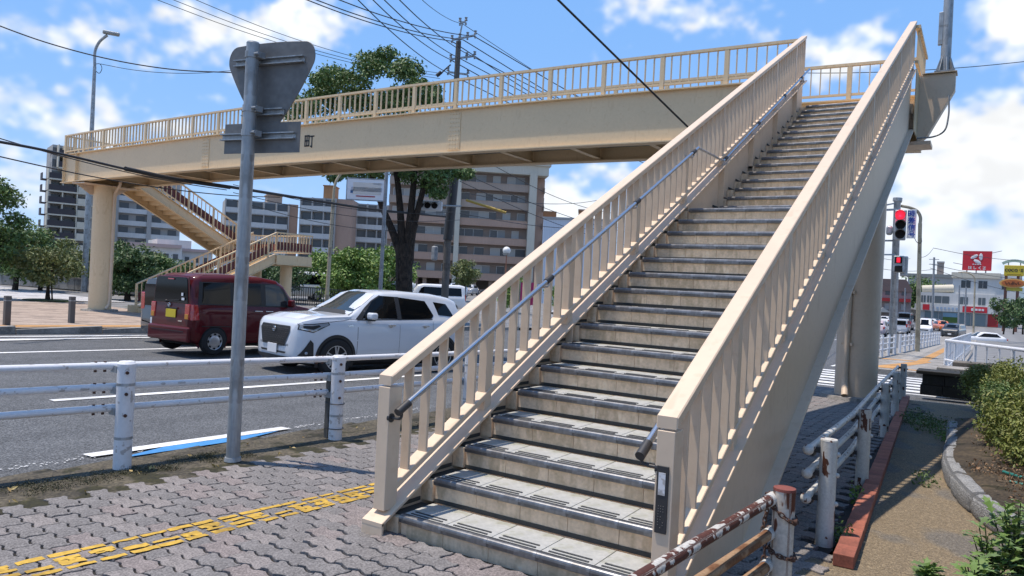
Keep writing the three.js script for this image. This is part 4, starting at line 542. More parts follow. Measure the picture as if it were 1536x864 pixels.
// o: top [[x,y]] centre line, hw [[x,half width]], belt [[x,y]], roof [[x,half width at roof]], bot [[x,y]]; x runs from the nose (0) to the tail
function shell(o) {
  const L = o.L, sec = (x) => {
    const t = ip(o.top, x), b = ip(o.bot, x), hw = ips(o.hw, x), bl = Math.min(ip(o.belt, x), t - .045), gl = clamp((t - bl - .07) / .25), rh = lerp(hw * .93, ip(o.roof, x), gl);
    return [[0, b], [hw * .80, b], [hw * .93, b + .025], [hw * .985, b + .10], [hw * .995, lerp(b, bl, .35)], [hw, lerp(b, bl, .55)], [hw * .992, lerp(b, bl, .78)], [hw * .972, bl - .02], [lerp(hw * .96, rh, .04), bl + .004], [lerp(hw * .96, rh, .35), lerp(bl, t - .09, .35)], [lerp(hw * .96, rh, .7), lerp(bl, t - .09, .7)], [rh, t - .085 * gl - .03], [rh * .965, t - .05 * gl - .018], [rh * .88, t - .022 * gl - .008], [rh * .6, t - .006], [0, t]];
  };
  const zAt = (x, y) => { const s = sec(x); for (let i = 2; i < s.length; i++) if (y <= s[i][1]) { const d = s[i][1] - s[i - 1][1]; return d > 1e-6 ? lerp(s[i - 1][0], s[i][0], (y - s[i - 1][1]) / d) : s[i][0]; } return 0; };
  const yAt = (x, z) => { const s = sec(x); z = Math.abs(z); for (let i = s.length - 1; i > 8; i--) if (z <= s[i - 1][0]) return lerp(s[i][1], s[i - 1][1], (z - s[i][0]) / (s[i - 1][0] - s[i][0])); return s[8][1]; };
  const xs = [], N = 64; for (let i = 0; i <= N; i++) xs.push(L * i / N); for (const a of [o.top, o.hw]) for (const [x] of a) xs.push(x); for (let q = 0; q < 5; q++) xs.push(L * .003 * q, L - L * .003 * q); const X = [...new Set(xs.map((x) => +clamp(x, 0, L).toFixed(4)))].sort((a, b) => a - b);
  const P = [], I = [], K = 16, ring = 2 * K - 2; X.forEach((x) => { const s = sec(x); for (let k = 0; k < K; k++) P.push(x, s[k][1], s[k][0]); for (let k = K - 2; k > 0; k--) P.push(x, s[k][1], -s[k][0]); });
  for (let i = 0; i < X.length - 1; i++) for (let k = 0; k < ring; k++) { const a = i * ring + k, b = i * ring + (k + 1) % ring, c = a + ring, d = b + ring; I.push(a, c, b, b, c, d); }
  const capN = (i0, flip) => { const base = P.length / 3, s = X[i0]; let y = 0; for (let k = 0; k < ring; k++) y += P[(i0 * ring + k) * 3 + 1] / ring; P.push(s, y, 0); for (let k = 0; k < ring; k++) { const a = i0 * ring + k, b = i0 * ring + (k + 1) % ring; flip ? I.push(base, b, a) : I.push(base, a, b); } };
  capN(0, false); capN(X.length - 1, true);
  let g = new THREE.BufferGeometry(); g.setAttribute('position', new THREE.Float32BufferAttribute(P, 3)); g.setIndex(I); g = toCreasedNormals(g, .7);
  // panels that follow the body: side (outline in x,y), top (outline in x,z)
  const dense = (pts, n = 6) => { const q = []; pts.forEach((p, i) => { const r = pts[(i + 1) % pts.length]; for (let k = 0; k < n; k++) q.push([lerp(p[0], r[0], k / n), lerp(p[1], r[1], k / n)]); }); return q; };
  const grid = (pts, f) => { // cut the outline into vertical slices so that it bends with the body
    const x0 = Math.min(...pts.map((p) => p[0])), x1 = Math.max(...pts.map((p) => p[0])), n = 14, col = [], PP = [], II = [], m = 4;
    const span = (x) => { const ys = []; for (let i = 0; i < pts.length; i++) { const a = pts[i], b = pts[(i + 1) % pts.length]; if ((a[0] - x) * (b[0] - x) <= 0 && Math.abs(a[0] - b[0]) > 1e-9) ys.push(lerp(a[1], b[1], (x - a[0]) / (b[0] - a[0]))); } return [Math.min(...ys), Math.max(...ys)]; };
    const xx = new Set(); for (let i = 0; i <= n; i++) xx.add(+lerp(x0 + 1e-4, x1 - 1e-4, i / n).toFixed(5)); pts.forEach((p) => xx.add(+clamp(p[0], x0 + 1e-4, x1 - 1e-4).toFixed(5)));
    const XX = [...xx].sort((a, b) => a - b); XX.forEach((x) => { const [a, b] = span(x); for (let k = 0; k <= m; k++) PP.push(...f(x, lerp(a, b, k / m))); });
    for (let i = 0; i < XX.length - 1; i++) for (let k = 0; k < m; k++) { const a = i * (m + 1) + k, b = a + 1, c = a + m + 1, d = c + 1; II.push(a, c, b, b, c, d); }
    const gg = new THREE.BufferGeometry(); gg.setAttribute('position', new THREE.Float32BufferAttribute(PP, 3)); gg.setIndex(II); gg.computeVertexNormals(); return gg;
  };
  return { g, sec, zAt, yAt, side: (pts, s, off = .005) => { const q = grid(pts, (x, y) => [x, y, s * (zAt(x, y) + off)]); return s > 0 ? q : q.scale(1, 1, 1); }, top: (pts, off = .005) => grid(pts, (x, z) => [x, yAt(x, z) + off, z]) };
}
const DS = (m) => { m.side = THREE.DoubleSide; return m; };
const VM = { glass: DS(phys(.004, .005, .006, .05, { specularIntensity: .5 })), glassClear: DS(phys(.025, .033, .036, .04)), trim: DS(mat(.015, .015, .016, .55)), chrome: DS(mat(.6, .62, .64, .15, { metalness: 1 })), lamp: DS(phys(.28, .30, .33, .08, { clearcoat: 1 })), redLamp: DS(phys(.42, .012, .015, .12, { clearcoat: 1 })), amber: mat(.5, .2, .02, .2), tyre: mat(.014, .014, .015, .85), alloy: mat(.5, .51, .53, .3, { metalness: .8 }), plateY: mat(.62, .46, .02, .6), plateW: mat(.7, .7, .7, .6), under: mat(.008, .008, .008, .95) };
function paintMat(r, g, b) { return phys(r, g, b, .42, { clearcoat: 1, clearcoatRoughness: .04, side: THREE.DoubleSide }); }
function wheel(parent, x, z, r, w, s, style) { // axle along z, s = outward side
  const W = mesh('wheel', lathe([[r * .62, -w / 2], [r * .93, -w / 2], [r * .985, -w / 2 + .02], [r, -w / 4], [r, w / 4], [r * .985, w / 2 - .02], [r * .93, w / 2], [r * .68, w / 2 - .008], [r * .62, w / 2 - .03]], 36).rotateX(Math.PI / 2).translate(x, r, z), VM.tyre, parent);
  const zo = z + s * (w / 2 - .022), disc = (rr1, zz, t, sg = 36) => new THREE.CylinderGeometry(rr1, rr1, t, sg).rotateX(Math.PI / 2).translate(x, r, zz);
  if (style === 'cover') { mesh('rim', [disc(r * .655, zo, .02), new THREE.TorusGeometry(r * .63, .012, 8, 36).translate(x, r, zo + s * .008), new THREE.SphereGeometry(r * .42, 20, 10).scale(1, 1, .12).translate(x, r, zo + s * .01)], VM.alloy, W); const h = []; for (let k = 0; k < 8; k++) { const a = k / 8 * Math.PI * 2; h.push(new THREE.CylinderGeometry(.024, .024, .004, 10).rotateX(Math.PI / 2).scale(1.3, .8, 1).rotateZ(a + Math.PI / 2).translate(x + Math.cos(a) * r * .52, r + Math.sin(a) * r * .52, zo + s * .012)); } mesh('wheel_slots', h, VM.under, W); }
  else { mesh('rim_barrel', [disc(r * .64, zo - s * .03, .02)], VM.under, W); const sp = [new THREE.TorusGeometry(r * .655, .011, 8, 40).translate(x, r, zo), disc(r * .15, zo, .03, 16)]; for (let k = 0; k < 5; k++) for (const d of [-.16, .16]) { const a = k / 5 * Math.PI * 2 + .3 + d; const b = new THREE.BoxGeometry(r * .56, .026, .018).translate(r * .37, 0, 0).rotateZ(a).translate(x, r, zo); sp.push(b); } mesh('rim', sp, VM.alloy, W); }
  return W;
}
function wheelArch(parent, x, y, r, body, s, m = VM.trim, lip = .055) { // dark well and moulded lip
  const pt = []; for (let i = 0; i <= 24; i++) { const a = Math.PI * i / 24; pt.push([x + Math.cos(a) * r, Math.max(y + Math.sin(a) * r, y - .02)]); } pt.push([x - r, .17], [x + r, .17]);
  const g = (rr1, off) => { const P = [], I = []; const n = 28; P.push(x, y, s * (body.zAt(x, y + .1) + off)); for (let i = 0; i <= n; i++) { const a = -0.45 + (Math.PI + .9) * i / n, xx = x + Math.cos(a) * rr1, yy = y + Math.sin(a) * rr1; P.push(xx, yy, s * (body.zAt(xx, Math.max(yy, .24)) + off)); } for (let i = 1; i <= n; i++) I.push(0, i, i + 1); const q = new THREE.BufferGeometry(); q.setAttribute('position', new THREE.Float32BufferAttribute(P, 3)); q.setIndex(I); q.computeVertexNormals(); return q; };
  mesh('wheel_arch', g(r + lip, .006), m, parent); mesh('wheel_well', g(r, .010), VM.under, parent);
}
function carAt(name, label, group, p, heading, sc = 1) { const t = thing(name, label, /van/.test(name) ? 'van' : 'car', group, [p.x, p.y, p.z]); t.rotation.y = heading; t.scale.setScalar(sc); return t; } // body x axis: nose at local origin side, tail at +x
// ---- white compact SUV
{
  const L = 3.99, B = shell({ L, top: [[0, .60], [.02, .82], [.06, .94], [.14, 1.005], [.45, 1.085], [.9, 1.115], [1.06, 1.125], [1.70, 1.545], [1.9, 1.595], [2.4, 1.62], [3.2, 1.60], [3.6, 1.555], [3.78, 1.49], [3.92, 1.12], [3.96, .98], [3.99, .6]], hw: [[0, .54], [.04, .67], [.12, .765], [.32, .835], [.8, .85], [2, .85], [3.4, .845], [3.75, .81], [3.92, .73], [3.99, .62]], belt: [[0, 1.0], [1.0, 1.02], [3.99, 1.08]], roof: [[0, .8], [1.1, .74], [1.7, .635], [2.2, .625], [3.2, .62], [3.7, .63], [3.99, .63]], bot: [[0, .28], [.15, .235], [.5, .2], [3.4, .2], [3.85, .28], [3.99, .36]] });
  const P1 = V(-7.158, gh(-7.1, -6.06) - .15, -6.063), th = .20; // near front wheel contact, yaw of the tail direction from -z towards +x
  const T = carAt('compact_suv', 'white compact sport utility car waiting beside the guardrail', 'cars on the road', P1, 0, .97), G = new THREE.Group();
  const wp = paintMat(.56, .59, .635), body = mesh('body', B.g, wp, T);
  const xf = .78, xr = 3.305;
  for (const s of [-1, 1]) {
    mesh('front_door_window', B.side([[1.32, 1.06], [2.14, 1.07], [2.14, 1.495], [1.84, 1.50], [1.62, 1.385]], s), VM.glass, body); mesh('rear_door_window', B.side([[2.24, 1.065], [3.0, 1.09], [3.06, 1.16], [2.9, 1.44], [2.24, 1.49]], s), VM.glass, body); mesh('quarter_window', B.side([[3.2, 1.17], [3.62, 1.14], [3.46, 1.40], [3.12, 1.43]], s), VM.glass, body);
    mesh('window_trim', [B.side([[1.16, 1.035], [1.34, 1.05], [1.66, 1.38], [1.86, 1.49], [1.80, 1.51], [1.6, 1.40]], s, .0035), B.side([[2.14, 1.06], [2.24, 1.06], [2.24, 1.495], [2.14, 1.495]], s, .0055), B.side([[1.2, 1.022], [3.02, 1.072], [3.02, 1.085], [1.2, 1.045]], s, .0065)], VM.trim, body);
    for (const [a, b] of [[1.215, 1.225], [2.185, 2.192], [3.02, 3.027]]) mesh('door_gap', B.side([[a, .40], [b, .40], [b, 1.03], [a, 1.03]], s, .002), VM.trim, body);
    mesh('side_sill', B.side([[1.15, .20], [2.95, .20], [2.95, .30], [1.15, .30]], s, .012), VM.trim, body);
    mesh('body_crease', B.side([[1.3, .47], [2.9, .49], [2.9, .505], [1.3, .485]], s, .006), wp, body);
    for (const x of [1.98, 2.82]) { const y = .93, z = s * (B.zAt(x, y) + .012); mesh('door_handle', [rbox(.17, .026, .03, .01, x, y + .012, z + s * .012), new THREE.SphereGeometry(.04, 12, 8).scale(1, .7, .25).translate(x - .01, y - .005, z)], VM.chrome, body); }
    const my = 1.085, mz = s * .93, mir = mesh('door_mirror', [rbox(.15, .13, .20, .045, 1.46, my + .03, mz, 0, 3)], wp, T); mesh('mirror_base', [rbox(.10, .04, .16, .015, 1.46, my - .045, s * .90), box(.03, .1, .02, 1.4, my, s * .81)], VM.trim, mir);
    mesh('headlight', [B.side([[.075, .845], [.30, .80], [.60, .93], [.58, .965], [.30, .93], [.09, .92]], s, .007)], VM.lamp, body); mesh('headlight_trim', B.side([[.06, .83], [.30, .785], [.62, .93], [.60, .98], [.30, .945], [.075, .935]], s, .004), VM.trim, body);
    mesh('fog_lamp_surround', B.side([[.07, .37], [.33, .345], [.31, .60], [.25, .66], [.17, .52]], s, .009), VM.trim, body); mesh('fog_lamp', ball(.03, .2, .42, s * (B.zAt(.2, .42) + .002), 10), VM.lamp, body);
    mesh('side_marker', B.side([[1.0, .905], [1.12, .91], [1.12, .935], [1.0, .93]], s, .006), VM.chrome, body);
    for (const x of [xf, xr]) { wheelArch(body, x, .335, .365, B, s); wheel(T, x, s * (.85 + .032 - .1), .335, .2, s, 'alloy'); }
    mesh('tail_light', B.side([[3.72, .86], [3.93, .84], [3.94, .98], [3.74, 1.06]], s, .007), VM.redLamp, body);
  }
  mesh('windscreen', B.top([[1.17, -.69], [1.72, -.575], [1.76, 0], [1.72, .575], [1.17, .69], [1.13, 0]], .006), VM.glassClear, body);
  mesh('windscreen_trim', B.top([[1.06, -.74], [1.165, -.72], [1.165, .72], [1.06, .74]], .006), VM.trim, body);
  // front: hexagonal grille with mesh, emblem, bumper, plate
  const fx = (y, z) => { let lo = 0, hi = .5; for (let k = 0; k < 24; k++) { const m = (lo + hi) / 2; if (B.sec(m)[B.sec(m).length - 1][1] > y && B.zAt(m, y) > Math.abs(z)) hi = m; else lo = m; } return hi; };
  const front = (pts, off) => { const P = [], I = [], n = 10, ys = pts.map((p) => p[1]), y0 = Math.min(...ys), y1 = Math.max(...ys); for (let j = 0; j <= n; j++) { const y = lerp(y0 + 1e-4, y1 - 1e-4, j / n), zz = []; for (let i = 0; i < pts.length; i++) { const a = pts[i], b = pts[(i + 1) % pts.length]; if ((a[1] - y) * (b[1] - y) <= 0 && Math.abs(a[1] - b[1]) > 1e-9) zz.push(lerp(a[0], b[0], (y - a[1]) / (b[1] - a[1]))); } const z0 = Math.min(...zz), z1 = Math.max(...zz); for (let k = 0; k <= n; k++) { const z = lerp(z0, z1, k / n); P.push(fx(y, z) - off, y, z); } } for (let j = 0; j < n; j++) for (let k = 0; k < n; k++) { const a = j * (n + 1) + k, b = a + 1, c = a + n + 1, d = c + 1; I.push(a, b, c, b, d, c); } const q = new THREE.BufferGeometry(); q.setAttribute('position', new THREE.Float32BufferAttribute(P, 3)); q.setIndex(I); q.computeVertexNormals(); return q; };
  const gr = mesh('grille', front([[-.50, .88], [.50, .88], [.53, .80], [.40, .52], [-.40, .52], [-.53, .80]], .012), VM.trim, T);
  const hex = []; for (let r = 0; r < 9; r++) for (let c = -8; c <= 8; c++) { const y = .545 + r * .038, z = c * .06 + (r % 2) * .03; if (Math.abs(z) > .36 + (y - .52) * .42) continue; hex.push(new THREE.TorusGeometry(.019, .0028, 4, 6).rotateY(Math.PI / 2).translate(fx(y, z) - .016, y, z)); } mesh('grille_mesh', hex, mat(.06, .06, .065, .35, { metalness: .5 }), gr);
  mesh('emblem', [new THREE.TorusGeometry(.042, .007, 8, 24).rotateY(Math.PI / 2).translate(fx(.80, 0) - .03, .80, 0), box(.012, .012, .06, fx(.8, 0) - .03, .79, 0), box(.012, .05, .012, fx(.8, 0) - .03, .81, .012, 0, .5)], VM.chrome, gr);
  mesh('lower_intake', front([[-.62, .335], [.62, .335], [.66, .27], [.56, .245], [-.56, .245], [-.66, .27]], .012), VM.trim, T); mesh('intake_slot', front([[-.46, .42], [.46, .42], [.42, .385], [-.42, .385]], .010), VM.trim, T); for (const s of [-1, 1]) { mesh('headlight_core', B.side([[.13, .862], [.30, .84], [.44, .90], [.40, .925], [.28, .905], [.13, .905]], s, .010), VM.trim, body); mesh('headlight_bar', B.side([[.10, .845], [.30, .803], [.52, .895], [.51, .903], [.30, .815], [.10, .856]], s, .012), VM.chrome, body); mesh('bonnet_line', B.top([[.30, s * .50], [1.05, s * .60], [1.05, s * .61], [.30, s * .51]], .003), VM.trim, body); mesh('bonnet_gap', B.side([[.62, .975], [1.16, 1.045], [1.16, 1.052], [.62, .983]], s, .003), VM.trim, body); } mesh('number_plate', rbox(.012, .165, .33, .004, -.03, .455, 0), VM.plateW, T);
  mesh('wipers', [rod(V(1.12, 1.115, -.5), V(1.32, 1.24, -.05), .008), rod(V(1.12, 1.115, .1), V(1.32, 1.24, .5), .008)], VM.trim, T);
  mesh('underbody', box(3.3, .12, 1.45, 2.0, .24, 0), VM.under, T);
  // seat the near front wheel on its spot: local x (tail) -> (sin th, -cos th); near side is local z sign that faces +x
  const rot = Math.PI / 2 - th; T.rotation.y = rot; const u = V(Math.cos(rot), 0, -Math.sin(rot)), w = V(Math.sin(rot), 0, Math.cos(rot)); T.position.set(P1.x - (u.x * xf + w.x * .80) * .97, P1.y, P1.z - (u.z * xf + w.z * .80) * .97); T.rotation.order = 'YXZ'; T.rotation.z = -.019;
}
// ---- dark red boxy kei van, rear towards the camera
{
  const L = 3.395, B = shell({ L, top: [[0, .55], [.03, .82], [.1, .93], [.35, 1.0], [.62, 1.04], [.74, 1.06], [1.10, 1.50], [1.28, 1.60], [1.7, 1.65], [2.5, 1.655], [3.15, 1.62], [3.28, 1.57], [3.355, 1.40], [3.38, 1.0], [3.395, .55]], hw: [[0, .45], [.05, .58], [.16, .68], [.4, .73], [1, .7375], [2.8, .7375], [3.2, .725], [3.34, .68], [3.395, .60]], belt: [[0, .97], [.9, .98], [3.395, 1.0]], roof: [[0, .7], [.9, .66], [1.3, .625], [2.4, .62], [3.2, .615], [3.395, .56]], bot: [[0, .28], [.2, .2], [3.1, .2], [3.395, .30]] });
  const P = V(-10.45, gh(-10.5, -5.95) - .15, -5.95), T = carAt('kei_van', 'dark red boxy minivan with tinted windows and yellow number plate', 'cars on the road', P, 0, .985), red = phys(.078, .0025, .006, .5, { clearcoat: .55, clearcoatRoughness: .05, specularIntensity: .3, side: THREE.DoubleSide }), body = mesh('body', B.g, red, T), xf = .62, xr = 3.08 - .0;
  const XR = 2.86; // rear axle
  for (const s of [-1, 1]) {
    mesh('front_door_window', B.side([[.98, 1.02], [1.62, 1.02], [1.62, 1.47], [1.34, 1.48], [1.22, 1.44]], s), VM.glassClear, body); mesh('slide_door_window', B.side([[1.74, 1.02], [2.42, 1.02], [2.42, 1.47], [1.74, 1.48]], s), VM.glass, body); mesh('rear_quarter_window', B.side([[2.50, 1.02], [3.16, 1.03], [3.12, 1.44], [2.50, 1.47]], s), VM.glass, body);
    mesh('window_trim', [B.side([[.86, .995], [3.24, 1.005], [3.2, 1.46], [1.3, 1.50], [1.1, 1.36]], s, .0028)], VM.trim, body);
    for (const [a, b] of [[.905, .913], [1.685, 1.693], [2.46, 2.468]]) mesh('door_gap', B.side([[a, .32], [b, .32], [b, 1.0], [a, 1.0]], s, .003), VM.trim, body);
    for (const x of [1.54, 1.82]) { const z = s * (B.zAt(x, .90) + .016); mesh('door_handle', rbox(.2, .03, .03, .012, x, .90, z), VM.chrome, body); }
    mesh('body_crease', [B.side([[2.42, .57], [3.2, .575], [3.2, .60], [2.42, .595]], s, .010), B.side([[1.0, .30], [2.45, .30], [2.45, .33], [1.0, .33]], s, .010)], red, body);
    mesh('sliding_rail', B.side([[2.48, .565], [3.16, .57], [3.16, .585], [2.48, .58]], s, .012), VM.trim, body);
    const mir = mesh('door_mirror', rbox(.10, .16, .17, .04, 1.02, 1.09, s * .82, 0, 2), red, T); mesh('mirror_base', box(.05, .05, .12, 1.02, 1.03, s * .75), VM.trim, mir);
    mesh('tail_light', [B.side([[3.22, .70], [3.372, .69], [3.375, 1.0], [3.25, 1.0]], s, .012), rbox(.03, .30, .15, .012, 3.385, .85, s * .575)], VM.redLamp, body); mesh('indicator', rbox(.012, .10, .11, .004, 3.403, .755, s * .578), VM.amber, body);
    mesh('headlight', B.side([[.06, .72], [.35, .74], [.4, .86], [.1, .88]], s, .006), VM.lamp, body);
    for (const x of [xf, XR]) { wheelArch(body, x, .275, .305, B, s, red, .03); wheel(T, x, s * (.7375 + .03 - .08), .275, .16, s, 'cover'); }
    mesh('roof_rail_groove', B.top([[1.3, s * .545], [3.1, s * .545], [3.1, s * .53], [1.3, s * .53]], .004), VM.trim, body);
  }
  mesh('windscreen', B.top([[.78, -.63], [1.08, -.585], [1.08, .585], [.78, .63]], .006), VM.glassClear, body);
  // rear: upright tailgate with big glass
  const rx = (y) => L - .005 - smooth(1.0, 1.55, y) * .075;
  const rear = (pts, off) => { const sh = new THREE.ShapeGeometry(shp(pts)), p = sh.attributes.position; for (let i = 0; i < p.count; i++) { const z = p.getX(i), y = p.getY(i); p.setXYZ(i, rx(y) + off - .07 * (Math.abs(z) / .62) ** 4, y, z); } sh.computeVertexNormals(); return sh; };
  const gate = mesh('tailgate', prism([[-.60, .42], [.60, .42], [.62, .95], [.55, 1.54], [-.55, 1.54], [-.62, .95]], .03, .012).rotateY(Math.PI / 2).translate(L - .045, 0, 0), red, T);
  const gl = new THREE.ExtrudeGeometry(shp([[-.575, 1.02], [.575, 1.02], [.51, 1.49], [.44, 1.525], [-.44, 1.525], [-.51, 1.49]]), { depth: .012, bevelEnabled: true, bevelSize: .006, bevelThickness: .006, bevelSegments: 2 }).rotateY(Math.PI / 2).translate(L - .02, 0, 0); mesh('rear_window', gl, VM.glass, gate);
  mesh('brake_light', rbox(.02, .025, .2, .006, L + .012, 1.485, 0), VM.redLamp, gate); mesh('rear_wiper', [rod(V(L + .02, 1.04, .1), V(L + .022, 1.07, -.32), .009), ball(.03, L + .01, 1.035, .12)], VM.trim, gate);
  mesh('number_plate', rbox(.014, .165, .33, .004, L + .006, .80, -.05), VM.plateY, gate); mesh('plate_garnish', rbox(.02, .03, .42, .008, L + .004, .905, -.05), VM.trim, gate);
  mesh('emblem', [new THREE.TorusGeometry(.036, .008, 8, 20).rotateY(Math.PI / 2).translate(L + .008, .965, .02), box(.012, .012, .06, L + .008, .965, .02, 0, .6)], VM.chrome, gate); mesh('model_badge', box(.006, .025, .13, L + .004, .66, -.37), VM.chrome, gate);
  mesh('stickers', [box(.004, .05, .09, L + .0165, 1.10, -.44), box(.004, .06, .06, L + .0165, 1.19, -.41)], VM.plateW, gate);
  mesh('rear_bumper', [rbox(.09, .30, 1.38, .04, L - .01, .40, 0, 0, 3)], red, T); mesh('bumper_crease', box(.01, .012, 1.1, L + .036, .46, 0), VM.trim, T);
  mesh('underbody', box(2.8, .12, 1.25, 1.7, .22, 0), VM.under, T);
  const seat = mat(.05, .05, .055, .9); mesh('rear_seats', [rbox(.12, .55, .5, .06, 2.75, 1.0, .3), rbox(.12, .55, .5, .06, 2.75, 1.0, -.3)], seat, T);
  // nose towards -z: local +x (tail) -> +z
  const rot = -Math.PI / 2; T.rotation.order = 'YXZ'; T.rotation.y = rot; T.rotation.z = .02; const u = V(0, 0, 1), w = V(-1, 0, 0); T.position.set(P.x - .70 * .985, P.y, P.z - XR * .985);
}
// ---- generic vehicles further off
function simpleCar(name, label, group, p, heading, spec) {
  const { L, H, W, c, kind } = spec, h2 = W / 2, van = kind === 'van', B = shell(van ? { L, top: [[0, .5], [.04, .85], [.2, 1.0], [.45, 1.12], [1.05, H * .95], [1.4, H], [L - .4, H], [L - .1, H * .96], [L, .6]], hw: [[0, h2 * .7], [.1, h2 * .92], [.4, h2], [L - .3, h2], [L - .05, h2 * .92], [L, h2 * .8]], belt: [[0, 1.0], [L, 1.05]], roof: [[0, h2 * .9], [1.2, h2 * .82], [L, h2 * .8]], bot: [[0, .25], [L, .28]] } : { L, top: [[0, .5], [.05, .72], [.2, .82], [1.1, .98], [L * .43, H * .97], [L * .55, H], [L * .78, H * .97], [L * .95, 1.02], [L, .6]], hw: [[0, h2 * .6], [.1, h2 * .86], [.4, h2], [L - .5, h2], [L - .1, h2 * .86], [L, h2 * .7]], belt: [[0, .9], [L, .97]], roof: [[0, h2 * .9], [L * .4, h2 * .74], [L, h2 * .72]], bot: [[0, .25], [L, .28]] });
  const t = thing(name, label, van ? 'van' : 'car', group, [p.x, p.y, p.z], heading), b = mesh('body', B.g.translate(-L / 2, 0, 0), paintMat(...c), t), mv = (g) => g.translate(-L / 2, 0, 0);
  for (const s of [-1, 1]) { mesh('side_windows', van ? [mv(B.side([[1.0, 1.08], [L - .3, 1.1], [L - .35, H - .22], [1.45, H - .2], [1.25, H - .3]], s, .008))] : [mv(B.side([[L * .32, 1.0], [L * .84, 1.02], [L * .76, H - .16], [L * .48, H - .13]], s, .008))], VM.glass, b); for (const x of [.19 * L, .80 * L]) { const g = new THREE.Group(); wheel(t, x - L / 2, s * (h2 - .09), .31, .2, s, 'cover'); } mesh('tail_light', rbox(.06, van ? .4 : .16, .16, .02, L / 2 - .05, van ? 1.0 : .82, s * (h2 - .14)), VM.redLamp, b); mesh('headlight', rbox(.08, .14, .26, .03, -L / 2 + .1, .72, s * (h2 - .25)), VM.lamp, b); }
  mesh('windscreen', van ? mv(B.top([[.5, -h2 * .82], [1.0, -h2 * .78], [1.0, h2 * .78], [.5, h2 * .82]], .01)) : mv(B.top([[1.14, -h2 * .8], [L * .42, -h2 * .68], [L * .42, h2 * .68], [1.14, h2 * .8]], .01)), VM.glass, b);
  mesh('rear_window', van ? box(.03, .5, W * .72, L / 2 - .04, H - .45, 0) : mv(B.top([[L * .81, -h2 * .66], [L * .93, -h2 * .72], [L * .93, h2 * .72], [L * .81, h2 * .66]], .01)), VM.glass, b);
  mesh('number_plate', [box(.02, .16, .33, -L / 2 - .005, .48, 0), box(.02, .16, .33, L / 2 + .005, van ? .55 : .62, 0)], VM.plateW, b); mesh('grille', rbox(.04, .14, W * .5, .02, -L / 2 + .02, .62, 0), VM.trim, b);
  return t;
}
const gp = (x, z, k = -.15) => V(x, gh(x, z) + k, z);
simpleCar('dark_van', 'dark grey van standing beyond the red minivan', 'cars on the road', gp(-13.6, -8.45), -Math.PI / 2, { L: 3.6, H: 1.6, W: 1.4, c: [.045, .05, .055], kind: 'van' });
simpleCar('distant_van', 'white delivery van coming up the road past the lamp pole', 'distant traffic', V(-3.4, -1.95, -97.5), Math.PI / 2 + .03, { L: 4.6, H: 1.98, W: 1.7, c: [.68, .68, .68], kind: 'van' });
simpleCar('distant_van', 'silver minivan driving away with red tail lights', 'distant traffic', V(-5.75, -1.93, -96), -Math.PI / 2, { L: 4.4, H: 1.75, W: 1.7, c: [.55, .55, .57], kind: 'van' });
simpleCar('distant_car', 'pale pink hatchback driving away behind the column', 'distant traffic', V(-5.9, -1.55, -74), -Math.PI / 2, { L: 3.8, H: 1.55, W: 1.66, c: [.45, .36, .38] });
simpleCar('distant_car', 'white saloon car in the far lane before the brown shops', 'distant traffic', V(-10.8, -1.92, -128), -Math.PI / 2, { L: 4.4, H: 1.5, W: 1.7, c: [.62, .62, .62] });
simpleCar('distant_car', 'bright orange taxi near the bank forecourt', 'distant traffic', V(-2.4, -1.95, -117), Math.PI / 2 + .3, { L: 4.4, H: 1.5, W: 1.7, c: [.62, .14, .01] });
simpleCar('distant_van', 'black estate wagon behind the guard fence posts', 'distant traffic', V(-.3, -1.93, -93), Math.PI / 2 - .15, { L: 4.5, H: 1.6, W: 1.75, c: [.02, .022, .024], kind: 'van' });
simpleCar('distant_car', 'silver car parked by the bank windows', 'distant traffic', V(-4.2, -1.95, -135), Math.PI / 2 + .9, { L: 4.4, H: 1.45, W: 1.7, c: [.5, .52, .54] });
simpleCar('distant_van', 'dark grey truck-like van beyond the silver minivan', 'distant traffic', V(-6.6, -1.92, -112), -Math.PI / 2, { L: 5, H: 2.4, W: 1.8, c: [.06, .065, .07], kind: 'van' });
simpleCar('distant_car', 'white car roof showing over the picket fence', 'distant traffic', V(2.4, -2.35, -86), .4, { L: 4.2, H: 1.5, W: 1.7, c: [.72, .72, .72] });
